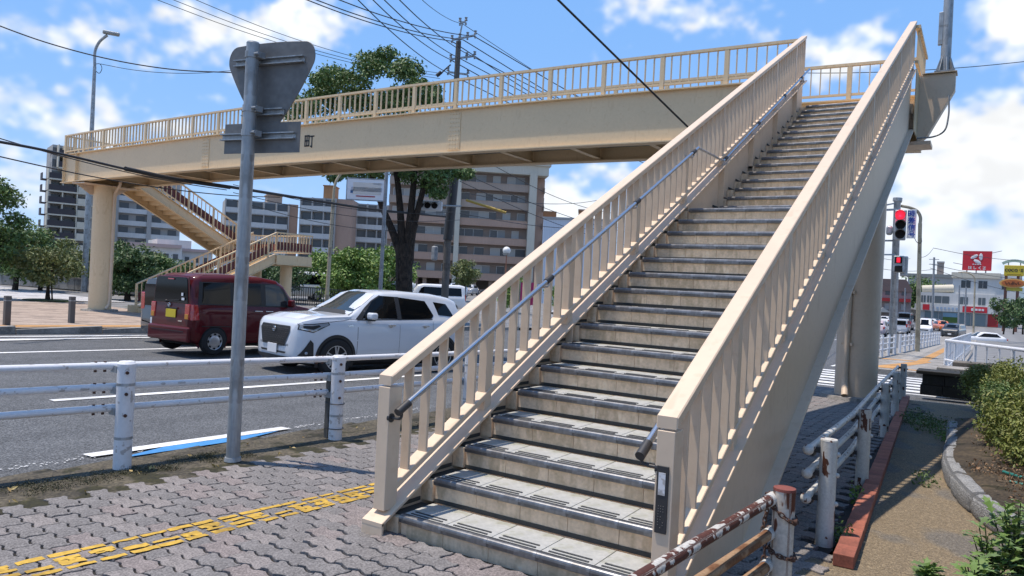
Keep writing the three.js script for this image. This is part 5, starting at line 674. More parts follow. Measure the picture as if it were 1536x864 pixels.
// ---------------------------------------------------------------- beyond the road: trees, poles, boards, parked cars
function pole(pts, r, m, parent, name = 'pole') { return mesh(name, tube(pts, r, 40, 12), m, parent); }
{ // big tree behind the bridge
  const b = at(606, 436, 36), y0 = gh(b.x, b.z), t = thing('zelkova_tree', 'tall dark tree with forked trunk rising behind the footbridge', 'tree', null, [b.x, y0, b.z]);
  const K = (px, py, d = 36) => at(px, py, d).sub(V(b.x, y0, b.z)), tp = (pts, r1, r2) => { const c = new THREE.CatmullRomCurve3(pts), n = 14, s = 12, gg = new THREE.TubeGeometry(c, n, 1, s), pa = gg.attributes.position; for (let i = 0; i <= n; i++) { const ct = c.getPointAt(i / n), r = lerp(r1, r2, i / n); for (let k = 0; k <= s; k++) { const j = i * (s + 1) + k, v = V(pa.getX(j), pa.getY(j), pa.getZ(j)).sub(ct).multiplyScalar(r * (1 + .12 * (fbm(i * .7, k * .9, 3) - .5))).add(ct); pa.setXYZ(j, v.x, v.y, v.z); } } return gg; };
  mesh('trunk', [tp([K(606, 470), K(606, 430), K(606, 395), K(605, 366)], .44, .40), tp([K(602, 385), K(588, 345), K(574, 312), K(556, 262, 35)], .22, .10), tp([K(603, 380), K(600, 310), K(590, 240), K(560, 170, 35)], .21, .08), tp([K(609, 385), K(616, 320), K(622, 250), K(618, 160)], .22, .08), tp([K(610, 375), K(628, 310), K(640, 255), K(632, 180, 37)], .19, .07), tp([K(610, 395), K(617, 350), K(622, 335)], .34, .20)], M.bark, t);
  const cl = []; const add = (px, py, s, d, n = 1) => { for (let i = 0; i < n; i++) { const v = K(px + rr(-14, 14), py + rr(-10, 10), d + rr(-1.6, 1.6)); cl.push([v.x, v.y, v.z, s * rr(.7, 1.2), s * .62, s * rr(.7, 1.2)]); } };
  for (const [px, py, s, n] of [[500, 110, .8, 3], [475, 125, .6, 2], [530, 120, .8, 3], [560, 95, .8, 4], [575, 80, .5, 2], [600, 110, .8, 3], [620, 108, .6, 2], [632, 125, .55, 2], [545, 150, .9, 4], [585, 150, .9, 4], [500, 150, .8, 3], [460, 150, .6, 2], [620, 155, .8, 3], [655, 150, .5, 2], [560, 190, 1, 4], [610, 200, 1, 4], [660, 190, .6, 2], [520, 195, .8, 3], [640, 235, .8, 3], [590, 240, .7, 2], [660, 260, .8, 3], [690, 262, .5, 2], [640, 275, .7, 2], [505, 265, .45, 2], [535, 262, .5, 2], [570, 258, .6, 2], [480, 190, .5, 2], [480, 140, .6, 2], [612, 135, .55, 2], [645, 140, .5, 2], [450, 165, .5, 2], [668, 285, .45, 1], [615, 262, .6, 2]]) add(px, py, s, 36, n);
  leafMesh('crown', leaves(cl, 330, .10, .6), LM.mid, t);
}
// trees and hedges on the far side
const T3 = (px, py, d) => { const p = at(px, py, d); p.y = gh(p.x, p.z); return p; };
tree('small_tree', 'bushy bright green tree beside the rust streaked lamp pole', T3(520, 440, 47), { h: .9, r: .16, crown: [3.0, 1.55, 2.2], n: 40, cs: .85, per: 210, ls: .13, m: LM.fresh, sink: .8 });
tree('small_tree', 'round green tree filling in behind the far landing', T3(466, 440, 52), { h: .9, r: .16, crown: [2.0, 1.2, 1.8], n: 24, cs: .7, per: 200, ls: .13, m: LM.mid });
tree('small_tree', 'light green tree in front of the white car park sign', T3(578, 440, 50), { h: 1.2, r: .15, crown: [1.9, 1.75, 1.8], n: 26, cs: .75, per: 200, ls: .12, m: LM.fresh });
tree('small_tree', 'slender young tree before the brown apartment block', T3(696, 440, 72), { h: 1.7, r: .12, crown: [1.3, 1.25, 1.2], n: 22, cs: .55, per: 150, ls: .12, m: LM.olive });
tree('small_tree', 'staked young tree on the white paving by the wall', T3(74, 440, 31), { h: 1.1, r: .06, crown: [1.5, .75, 1.2], n: 30, cs: .42, per: 170, ls: .08, m: LM.olive, sink: .6 });
{ const p = T3(74, 440, 31), t = thing('tree_stakes', 'pair of wooden stakes supporting the young tree', 'stakes'); for (const d of [-.28, .28]) mesh('stake', rod(V(p.x + d, p.y, p.z), V(p.x + d * .35, p.y + 1.1, p.z), .035, .03, 8), M.bark, t); const g = thing('planting_ring', 'round grass patch at the foot of the young tree', 'grass patch'); mesh('turf', cyl(.95, 1.0, .06, p.x, p.y + .02, p.z, 24), M.grass, g); }
tree('conifer_tree', 'tall loose conifer at the edge of the plaza', T3(-22, 440, 30), { h: 1.0, r: .11, crown: [1.2, 2.15, 1.2], n: 48, cs: .48, per: 180, ls: .08, m: LM.mid, sink: .8 });
tree('broadleaf_tree', 'leafy tree behind the plaza wall near the conifer', T3(22, 440, 38), { h: 1.1, r: .12, crown: [2.1, 1.25, 1.8], n: 36, cs: .6, per: 200, ls: .11, m: LM.mid });
tree('broadleaf_tree', 'thin leaved tree with pale twigs left of the column', T3(60, 440, 40), { h: 1.2, r: .1, crown: [1.6, 1.1, 1.4], n: 26, cs: .55, per: 160, ls: .10, m: LM.olive });
tree('broadleaf_tree', 'dark evergreen tree just right of the bridge column', T3(192, 440, 36), { h: .4, r: .14, crown: [1.15, 1.3, 1.1], n: 40, cs: .5, per: 230, ls: .09, m: LM.deep, sink: .85 });
tree('broadleaf_tree', 'mid green tree under the far stair flight', T3(238, 440, 40), { h: .4, r: .12, crown: [1.3, .95, 1.2], n: 30, cs: .5, per: 200, ls: .09, m: LM.mid, sink: .85 });
tree('broadleaf_tree', 'green tree behind the lower flight of the far stairs', T3(290, 440, 44), { h: .4, r: .12, crown: [1.6, .75, 1.3], n: 28, cs: .5, per: 190, ls: .1, m: LM.mid, sink: .85 });
tree('broadleaf_tree', 'dark tree seen below the far landing', T3(400, 440, 46), { h: .8, r: .14, crown: [3.0, 1.0, 1.6], n: 40, cs: .8, per: 190, ls: .1, m: LM.deep, sink: .9 });
{ // hedges and wall along the plaza
  const a = T3(-40, 436, 46), b = T3(250, 447, 39), u = b.clone().sub(a), L = u.length(), ry = Math.atan2(-u.z, u.x), w = thing('plaza_wall', 'low pale concrete wall at the back of the plaza', 'wall'); const n = 7; for (let i = 0; i < n; i++) { const f = (i + .5) / n; mesh('wall_panel', rbox(L / n - .03, .62, .2, .015, lerp(a.x, b.x, f), gh(a.x, a.z) + .3, lerp(a.z, b.z, f), ry), M.concrete, w); mesh('wall_coping', box(L / n - .02, .06, .26, lerp(a.x, b.x, f), gh(a.x, a.z) + .65, lerp(a.z, b.z, f), ry), M.concrete, w); }
  const back = a.clone().lerp(b, .5).sub(camera.position).setY(0).normalize();
  [['dark clipped hedge rising behind the plaza wall', 1.2, 1.25, LM.deep], ['tall mid green hedge above the dark clipped hedge', 3.0, 2.3, LM.olive]].forEach(([lab, off, h, m]) => { const t = thing('hedge', lab, 'hedge'); const cl = []; for (let i = 0; i < 90; i++) { const f = rnd(), q = V(lerp(a.x, b.x, f), 0, lerp(a.z, b.z, f)).addScaledVector(back, off + rr(-.4, .4)); cl.push([q.x, gh(q.x, q.z) + h * rr(.25, .95), q.z, rr(.4, .8), rr(.3, .5), rr(.4, .8)]); } leafMesh('foliage', leaves(cl, 260, .075, .5), m, t); });
}
{ // two dark bollards on the plaza edge
  for (const [x, z] of [[-17.27, -5.15], [-18.2, -7.1]]) { const t = thing('bollard', 'slim dark square bollard on the plaza paving', 'bollard', 'bollards along the plaza', [x, gh(x, z), z]); mesh('post', rbox(.13, .72, .13, .012, 0, .35, 0), mat(.10, .095, .09, .7), t); mesh('band', box(.134, .03, .134, 0, .60, 0), M.galv, t); }
}
{ const b = T3(126, 440, 41), t = thing('street_lamp', 'tall silver street lamp with curved neck rising behind the bridge', 'street lamp', null, [b.x, b.y, b.z]); const K = (px, py) => at(px, py, 41).sub(b); const top = K(143, 75); mesh('pole', [rod(V(0, 0, 0), V(0, top.y * .64, 0), .16, .14, 16), rod(V(0, top.y * .64, 0), V(top.x * .4, top.y * .93, top.z * .4), .115, .085, 16), tube([V(top.x * .4, top.y * .93, top.z * .4), K(143, 76), K(150, 62), K(161, 53)], .075, 20, 10)], M.galv, t); const h = K(167, 50); mesh('lamp_head', rbox(.85, .16, .42, .07, h.x, h.y, h.z, faceCam(b)), M.galv, t); mesh('cable_loop', tube([K(144, 96), K(150, 96), K(153, 103), K(149, 110), K(143, 106)], .018, 20, 6), M.wire, t); }
{ const b = T3(490, 445, 31), t = thing('street_lamp', 'rust streaked cream street lamp with hooked top beside the trees', 'street lamp', null, [b.x, b.y, b.z]), K = (px, py) => at(px, py, 31).sub(b); mesh('pole', [rod(V(0, 0, 0), K(500, 300), .085, .07, 14), tube([K(500, 300), K(502, 280), K(507, 267), K(518, 255), K(535, 248)], .055, 24, 10)], M.poleCream, t); const h = K(545, 247); mesh('lamp_head', rbox(.55, .12, .25, .05, h.x, h.y, h.z, faceCam(b)), M.galv, t); }
{ // information board on a grey pole; its print is blanked in the photograph
  const b = T3(570, 440, 27), t = thing('notice_board', 'pale blank notice board with red line on a grey pole', 'notice board', null, [b.x, b.y, b.z]), K = (px, py) => at(px, py, 27).sub(b); mesh('pole', rod(V(0, 0, 0), K(581, 240), .075, .065, 14), M.poleGrey, t); const a = K(521, 267), c = K(577, 302), ry = Math.atan2(-(c.z - a.z), c.x - a.x), w = Math.hypot(c.x - a.x, c.z - a.z), h = a.y - c.y, cx = (a.x + c.x) / 2, cy = (a.y + c.y) / 2, cz = (a.z + c.z) / 2; const bd = mesh('board', new THREE.BoxGeometry(w, h, .05).rotateY(ry).translate(cx, cy, cz), mat(.78, .80, .83, .5), t); const off = V(Math.sin(ry), 0, Math.cos(ry)); const q = (u, v, ww, hh, m, n) => mesh(n, new THREE.BoxGeometry(ww * w, hh * h, .012).rotateY(ry).translate(cx + Math.cos(ry) * u * w + off.x * .03, cy + v * h, cz - Math.sin(ry) * u * w + off.z * .03), m, bd); q(.03, .05, .72, .55, mat(.70, .66, .60, .6), 'map_panel'); q(.02, .0, .8, .2, mat(.44, .46, .52, .6), 'map_band'); q(0, -.32, .5, .05, mat(.36, .03, .05, .6), 'red_line'); q(-.36, -.12, .07, .14, mat(.05, .14, .3, .6), 'blue_mark'); q(.3, .28, .24, .07, M.white, 'white_mark'); mesh('frame', [[0, .5, 1.02, .05], [0, -.5, 1.02, .05], [-.5, 0, .02, 1], [.5, 0, .02, 1]].map(([u, v, ww, hh]) => new THREE.BoxGeometry(ww * w, hh * h, .07).rotateY(ry).translate(cx + Math.cos(ry) * u * w, cy + v * h, cz - Math.sin(ry) * u * w)), M.galv, bd); }
{ // utility pole with crossarms, insulators and transformer; horizontal traffic signal on an arm
  const b = T3(667, 445, 40), t = thing('utility_pole', 'dark utility pole with crossarms and insulators behind the bridge railing', 'utility pole', null, [b.x, b.y, b.z]), K = (px, py, d = 40) => at(px, py, d).sub(b); const top = K(688, 62); mesh('pole', rod(V(0, 0, 0), top, .21, .14, 16), M.pole, t); mesh('top_spike', rod(top, K(694, 33), .05, .04, 8), M.galv, t);
  for (const [a, c, n] of [[[678, 60], [713, 53], 3], [[676, 89], [712, 84], 3], [[672, 108], [702, 112], 2], [[690, 34], [699, 33], 1]]) { const A = K(...a), Cc = K(...c), arm = mesh('crossarm', beam(A, Cc, .09, .09), M.galv, t); for (let i = 0; i <= n; i++) { const p = A.clone().lerp(Cc, i / n); mesh('insulator', [cyl(.06, .09, .1, p.x, p.y + .12, p.z, 10), cyl(.09, .05, .08, p.x, p.y + .2, p.z, 10), cyl(.05, .05, .12, p.x, p.y - .1, p.z, 8)], M.poleGrey, arm); } }
  const tr = K(652, 380); mesh('meter_box', rbox(.3, .78, .28, .08, tr.x, tr.y, tr.z, 0, 2), M.poleGrey, t); const d1 = K(676, 320); mesh('cable_sleeve', [rod(K(672, 360), K(686, 215), .27, .27, 12)], M.dark, t); mesh('steps', [0, 1, 2, 3, 4, 5, 6, 7].map((k) => { const p = V(0, 0, 0).lerp(top, .3 + k * .08); return rod(V(p.x - .3, p.y, p.z), V(p.x + .3, p.y, p.z), .02, .02, 6); }), M.galv, t);
  const bars = mesh('side_drop', [tube([K(660, 112), K(668, 104), K(676, 97)], .04, 10, 6), tube([K(655, 114), K(662, 108)], .1, 6, 8)], M.dark, t); mesh('guy_cover', rod(K(699, 300), K(759, 319), .07, .07, 8), mat(.45, .30, .06, .6), t);
}
{ const p0 = at(620, 303, 37), p1 = at(663, 314, 37), c = p0.clone().lerp(p1, .5), ry = Math.atan2(-(p1.z - p0.z), p1.x - p0.x), t = thing('traffic_signal', 'horizontal grey traffic signal with three unlit lenses under the bridge', 'traffic signal', null, [c.x, c.y, c.z], ry); const w = p0.distanceTo(p1); mesh('housing', rbox(w, .50, .2, .08, 0, 0, 0, 0, 2), mat(.62, .64, .66, .5), t); for (let k = 0; k < 3; k++) { const x = -w * .24 + k * w * .24, l = mesh('lens', cyl(.15, .15, .03, x, -.0, .11, 20).rotateX(0), VM.under, t); l.geometry.translate(-x, 0, -.11).rotateX(Math.PI / 2).translate(x, 0, .11); mesh('visor', new THREE.CylinderGeometry(.17, .17, .2, 20, 1, true, 0, Math.PI).rotateX(Math.PI / 2).rotateZ(Math.PI / 2).translate(x, 0, .2), DS(mat(.05, .05, .05, .7)), t); } mesh('arm', [rod(V(w * .5, .05, -.1), V(w * .5 + .9, .1, -.5), .05, .05, 8)], M.galv, t); }
{ const b = T3(757, 445, 52), t = thing('globe_lamp', 'white globe lamp on a thin rusty post by the car park', 'street lamp', null, [b.x, b.y, b.z]), h = at(760, 376, 52).sub(b); mesh('post', rod(V(0, 0, 0), V(h.x * .8, h.y - .25, 0), .05, .04, 8), mat(.30, .12, .07, .7), t); mesh('globe', ball(.28, h.x, h.y, h.z, 20), mat(.7, .7, .68, .3), t); mesh('collar', cyl(.28, .2, .16, h.x, h.y - .26, h.z, 14), M.galv, t); }
// parked cars and fence behind the road
{ const fa = T3(425, 446, 43), fb = T3(660, 446, 43), t = thing('metal_fence', 'dark metal railing fence in front of the car park', 'fence'); mesh('top_rail', beam(V(fa.x, fa.y + 1.1, fa.z), V(fb.x, fb.y + 1.1, fb.z), .05, .05), M.dark, t); mesh('bottom_rail', beam(V(fa.x, fa.y + .15, fa.z), V(fb.x, fb.y + .15, fb.z), .05, .05), M.dark, t); const bg = merge(box(.03, 1.05, .03)), n = 70; for (let i = 0; i <= n; i++) inst('fence_bar', bg, M.dark, t, lerp(fa.x, fb.x, i / n), lerp(fa.y, fb.y, i / n) + .58, lerp(fa.z, fb.z, i / n)); }
const park = (name, label, px, d, off, spec) => { const p = T3(px, 440, d); simpleCar(name, label, 'cars in the car park', p, faceCam(p) + off, spec); };
park('parked_van', 'white van with black windows parked behind the fence below the landing', 440, 50, .15, { L: 4.8, H: 1.95, W: 1.7, c: [.7, .7, .7], kind: 'van' });
park('parked_van', 'white car with dark windows parked left of the big tree', 578, 52, .2, { L: 4.2, H: 1.75, W: 1.7, c: [.7, .71, .73], kind: 'van' });
park('parked_van', 'white minivan with rounded dark roof right of the big tree', 650, 50, .1, { L: 4.3, H: 1.85, W: 1.7, c: [.72, .72, .72], kind: 'van' });
park('parked_car', 'light blue hatchback parked beyond the utility pole', 684, 80, 1.2, { L: 3.9, H: 1.55, W: 1.65, c: [.40, .46, .55] });
park('parked_car', 'silver car parked under the brown apartment block', 704, 100, 1.3, { L: 4.2, H: 1.5, W: 1.7, c: [.5, .5, .5] });
park('parked_car', 'dark car in the shade of the apartment ground floor', 742, 104, .2, { L: 4.4, H: 1.5, W: 1.7, c: [.03, .03, .035] });
park('parked_car', 'white car seen through the stair balusters by the banners', 880, 46, .3, { L: 4.3, H: 1.6, W: 1.7, c: [.7, .7, .7] });
{ const lab = ['magenta banner flag with white marks behind the stair balusters', 'second magenta banner flag nearer the white building']; [[787, 0], [803, 1]].forEach(([px, i]) => { const p = T3(px, 470, 33), t = thing('banner_flag', lab[i], 'banner', null, [p.x, p.y, p.z], faceCam(p)); const top = at(px, 424, 33).y - p.y, bot = at(px, 458, 33).y - p.y; mesh('pole', rod(V(-.26, 0, 0), V(-.26, top + .06, 0), .015, .012, 8), M.galv, t); const fg = new THREE.BoxGeometry(.48, top - bot, .01, 8, 8, 1), pa = fg.attributes.position; for (let k = 0; k < pa.count; k++) pa.setZ(k, pa.getZ(k) + .03 * Math.sin(pa.getX(k) * 9 + pa.getY(k) * 3)); mesh('cloth', fg.translate(0, (top + bot) / 2, 0), M.pink, t); mesh('white_mark', [box(.16, .03, .012, -.02, top - .22, .04, 0, 0, .7), box(.16, .03, .012, -.02, top - .32, .04, 0, 0, -.7), box(.18, .16, .012, .0, bot + .25, .04)], M.white, t); }); }
{ const p = T3(865, 470, 60), t = thing('small_sign', 'small black parking sign board seen between balusters', 'sign', null, [p.x, p.y, p.z], faceCam(p)); mesh('post', rod(V(0, 0, 0), V(0, 2.2, 0), .04, .04, 8), M.galv, t); mesh('board', box(1.0, 1.1, .06, 0, 1.8, .05), M.dark, t); strokes([[[3, 9], [3, 1], [7, 1], [7.4, 3], [7, 5], [3, 5]]], .7, M.white, t, 'letter', new THREE.Matrix4().makeTranslation(0, 1.8, .09), .16); }
for (const [px, d, k] of [[845, 60, 0], [905, 66, 1], [770, 58, 2]]) tree('small_tree', ['small green tree behind the magenta banners', 'small tree beside the white corrugated building', 'low bush by the globe lamp'][k], T3(px, 452, d), { h: .8, r: .1, crown: [1.3, 1.2, 1.2], n: 20, cs: .6, per: 150, ls: .11, m: LM.fresh, sink: .8 });
// ---------------------------------------------------------------- wires
function cable(label, pts, r, n = 40) { const t = thing('overhead_cable', label, 'cable', 'overhead cables'); mesh('strand', tube(pts, r, n, 6), M.wire, t); return t; }
const sag = (a, b, s) => [a, a.clone().lerp(b, .25).add(V(0, -s * .75, 0)), a.clone().lerp(b, .5).add(V(0, -s, 0)), a.clone().lerp(b, .75).add(V(0, -s * .75, 0)), b];
{
  const A = (px, py, d) => at(px, py, d);
  cable('thick black bundled cable crossing in front of the bridge column', [A(-40, 206, 15), A(60, 224, 17), A(190, 254, 20)], .032, 30); cable('heavy dark splice sleeve on the bundled cable', [A(188, 253, 20), A(260, 268, 22), A(345, 281, 24)], .062, 20); cable('bundled cable continuing from the splice to the utility pole', [A(343, 280, 24), A(450, 297, 28), A(560, 314, 33), A(668, 325, 39.6)], .05, 40);
  cable('thin cable just above the black bundle by the column', sag(A(-40, 196, 16), A(340, 285, 24), .15), .013); cable('thin cable below the black bundle by the column', sag(A(-40, 226, 16), A(420, 296, 27), .25), .015); cable('single cable sweeping down past the tall street lamp', sag(A(-40, 24, 18), A(348, 109, 21), .35), .016);
  cable('faint wire from the tall street lamp towards the sign', sag(A(151, 96, 41), A(348, 106, 38), .3), .016);
  [[210, -10], [240, -8], [275, -8]].forEach(([x, y], i) => cable(['far thin wire crossing above the road sign', 'middle thin wire crossing above the road sign', 'near thin wire crossing above the road sign'][i], sag(A(x, y, 30), A(660, 118 - i * 4, 42), .5), .014));
  const PO = [[678, 62], [695, 60], [712, 55], [678, 91], [694, 90], [711, 86], [672, 110]], near = [[430, -12], [448, -10], [478, -12], [545, -14], [562, -14], [585, -14], [525, -12]];
  PO.forEach(([x, y], i) => { cable('power line running from the utility pole over the bridge', sag(A(near[i][0], near[i][1], 26), A(x, y, 40), .25), .022); cable('power line falling away behind the bridge railing', sag(A(x, y, 40), A(x + 350 + i * 20, y + 190, 75), .8), .026); });
  cable('thin top wire over the utility pole', sag(A(620, -12, 27), A(694, 36, 40), .2), .014); cable('thin top wire running on past the bridge', sag(A(694, 36, 40), A(1010, 215, 75), .6), .018);
  cable('dark cable dropping from above to the bridge girder', [A(825, -12, 9.6), A(930, 95, 10.7), A(1034, 192, 12.0), A(1090, 247, 13.2), A(1170, 318, 22), A(1262, 392, 55), A(1337, 431, 119)], .016);
  [[700, 262, 960, 352], [690, 272, 960, 372], [740, 248, 920, 320], [690, 320, 940, 340], [700, 290, 900, 300]].forEach(([a, b, c, d], i) => cable(['service wire', 'second service wire', 'upper service wire', 'lower service wire', 'level service wire'][i] + ' stretched before the brown apartment block', sag(A(a, b, 44), A(c, d, 70), .5), .022));
  [[350, 289, 690, 330], [350, 300, 640, 345], [350, 277, 680, 318]].forEach(([a, b, c, d], i) => cable(['thin wire', 'middle wire', 'upper wire'][i] + ' running under the span to the utility pole', sag(A(a, b, 25), A(c, d, 39), .4), .012));
  cable('thin wire passing behind the lamp bracket at the stair top', sag(A(1130, 108, 40), A(1560, 90, 40), .3), .02);
  [[1310, 383, 1365, 388], [1305, 400, 1400, 404], [1395, 396, 1560, 420], [1395, 402, 1560, 444], [1380, 386, 1400, 372], [1400, 372, 1560, 392]].forEach(([a, b, c, d], i) => cable(['upper far wire', 'second far wire', 'third far wire', 'fourth far wire', 'short far wire', 'last far wire'][i] + ' by the bank building', sag(A(a, b, 90), A(c, d, 110), .4), .03));
}
// ---------------------------------------------------------------- buildings
function building(name, label, px, pyBase, d, ry = 0, cat = 'building') { const p = at(px, pyBase, d); const t = thing(name, label, cat, null, [p.x, p.y, p.z], faceCam(p, ry)); t.userData.k = undefined; delete t.userData.k; return t; }
const W2P = (d) => d / 1103.5; // metres per pixel at a distance
{ // brown balcony apartment block: local x to the right, z to the camera
  const d = 114, u = W2P(d), t = building('apartment_block', 'brown apartment block with long balconies and pale corner pillars', 700, 446, d, .06), fh = 27.2 * u, nf = 7, xl = -122 * u, xr = 95 * u, H = nf * fh;
  mesh('core_wall', box(xr - xl, H - fh, 9, (xl + xr) / 2, (H + fh) / 2, -5.6), mat(.28, .225, .19, .85, { map: T.wall }), t); mesh('side_wing', [box(1.6, H - fh, 9, xr + 1.0, H / 2 + fh / 2, -6.4)], M.wallBrown, t);
  const curtain = mat(.40, .40, .38, .6), shutter = mat(.24, .25, .25, .5);
  for (let f = 0; f < nf; f++) {
    const y = f * fh; if (f > 0) { const slab = mesh('balcony', [box(xr - xl - .6, .95, .12, (xl + xr) / 2 - .3, y + .55, 0.1), box(xr - xl - .6, .16, 1.3, (xl + xr) / 2 - .3, y + .02, -.5)], f > 4 ? M.wallTan : M.wallBrown, t); mesh('side_balcony', box(.12, .95, 7.5, xr + 1.75, y + .55, -5), f > 4 ? M.wallTan : M.wallBrown, slab); mesh('balcony_coping', box(xr - xl - .6, .07, .2, (xl + xr) / 2 - .3, y + 1.04, .1), M.wallTan, slab); }
    if (f > 0) { let x = xl + .6, k = 0; while (x < xr - 2.4) { const w = 1.05 + .5 * hsh(k, f, 7), gap = hsh(k, f, 9) > .78 ? 1.1 : .07, c = hsh(k, f, 3); const wd = mesh('window', box(w, 1.15, .06, x + w / 2, y + 1.68, -1.06), c < .55 ? M.pane : c < .8 ? curtain : shutter, t); mesh('window_frame', [box(.06, 1.2, .06, x - .03, y + 1.68, -1.03), box(w, .06, .06, x + w / 2, y + 2.28, -1.03)], M.wallWhite, wd); x += w + gap; k++; } }
    if (f > 0) for (let k = 0; k < 4; k++) mesh('side_window', box(.06, 1.2, 1.0, xr + 1.83, y + 1.7, -2.5 - k * 1.7), M.pane, t);
  }
  mesh('ground_floor_wall', [box(xr - xl, fh, .3, (xl + xr) / 2, fh / 2, -8.5), box(5, fh, 7, xl + 2.5, fh / 2, -5)], M.wallTan, t); for (let k = 0; k < 7; k++) mesh('ground_floor_column', box(.6, fh, .6, lerp(xl + 6, xr - 1, k / 6), fh / 2, -1.2), M.wallTan, t);
  for (const x of [xr - .35, -20 * u]) mesh('corner_pillar', box(x > 0 ? 1.15 : .75, H + .3, .9, x, H / 2, .28), M.cream, t);
  mesh('roof_cornice', [box(xr - xl + 2.4, 1.5, 11, (xl + xr) / 2 + .8, H + .6, -5), box(xr - xl + 3, .35, 11.6, (xl + xr) / 2 + .8, H + 1.5, -5)], M.cream, t); mesh('roof_parapet', box(12, 1.0, 6, xl + 14, H + 2.2, -6), M.wallWhite, t);
}
{ // orange brown block and white ribbed hall further right
  const t = building('tower_block', 'orange brown stepped block peeping over the white hall', 822, 450, 130, .1), u = W2P(130); mesh('wall', [box(48 * u, 118 * u, 10, 0, 59 * u, -5), box(30 * u, 16 * u, 8, -8 * u, 126 * u, -5)], M.wallOrange, t); for (let f = 0; f < 6; f++) for (let k = 0; k < 4; k++) mesh('window', box(.9, 1.1, .1, -16 * u + k * 10 * u, 28 * u + f * 15 * u, .02), M.pane, t); mesh('balcony', [0, 1, 2, 3, 4, 5].map((f) => box(44 * u, .5, .8, 0, 20 * u + f * 15 * u, .3)), M.wallOrange, t);
  const h = building('white_hall', 'white ribbed metal hall behind the stair railing', 860, 470, 84, .0), v = W2P(84); mesh('wall', box(104 * v, 140 * v, 12, 0, 70 * v, -6), mat(.62, .66, .72, .6), h); for (let k = 0; k < 40; k++) mesh('rib', box(.07, 138 * v, .08, -51 * v + k * 2.6 * v, 70 * v, .04), mat(.66, .7, .76, .6), h); mesh('roof_edge', box(106 * v, .25, 12.3, 0, 140 * v + .1, -6), M.wallGrey, h);
  const c = building('chimney_block', 'small brick coloured rooftop block beyond the white hall', 868, 450, 140, 0), w = W2P(140); mesh('wall', box(14 * w, 134 * w, 4, 0, 67 * w, -2), M.wallOrange, c); mesh('cap', box(15 * w, 2 * w, 4.3, 0, 135 * w, -2), M.wallBrown, c);
}
{ // white and grey apartment rows in the middle distance
  const row = (label, px, w, pyTop, d, ry, endRight) => { const u = W2P(d), t = building('apartment_row', label, px, 440, d, ry), H = (440 - pyTop) * u, nf = 7, fh = H / nf, W = w * u; mesh('wall', box(W, H, 9, 0, H / 2, -4.5), M.wallGrey, t); const nb = Math.max(3, Math.round(w / 17)); for (let f = 2; f < nf; f++) { mesh('balcony_band', box(W - .3, fh * .36, .2, -.1, f * fh + fh * .2, .75), M.wallWhite, t); mesh('floor_slab', box(W, .16, 1.0, 0, f * fh, .35), M.wallGrey, t); for (let k = 0; k < nb; k++) { const x = -W / 2 + (k + .5) * W / nb; mesh('window', box(W / nb - .5, fh * .5, .08, x, f * fh + fh * .66, .03), M.pane, t); } } for (let k = 0; k <= nb; k++) mesh('partition', box(.22, H, .95, -W / 2 + k * W / nb, H / 2, .36), M.wallGrey, t); if (endRight) mesh('end_wall', box(endRight * u, H, 8.6, W / 2 + endRight * u / 2, H / 2, -4.1), M.wallBrown, t); return [t, u, H, W]; };
  const [t1, u1, H1] = row('grey white apartment row left of the grey sign pole', 380, 90, 302, 150, .1, 14); mesh('roof_tank', [box(22 * u1, 13 * u1, 4, 26 * u1, H1 + 6 * u1, -4), box(25 * u1, 1.5 * u1, 4.6, 26 * u1, H1 + 13 * u1, -4)], M.wallTan, t1);
  const [t2, u2, H2] = row('grey white apartment row stepping back behind the lamp pole', 472, 52, 297, 152, -.25, 24); mesh('roof_tower', [box(16 * u2, 20 * u2, 4, 12 * u2, H2 + 10 * u2, -3), box(18 * u2, 1.6 * u2, 4.4, 12 * u2, H2 + 20 * u2, -3)], M.wallOrange, t2);
  row('darker grey apartment row half hidden by the notice board', 545, 60, 306, 158, .0, 8);
}
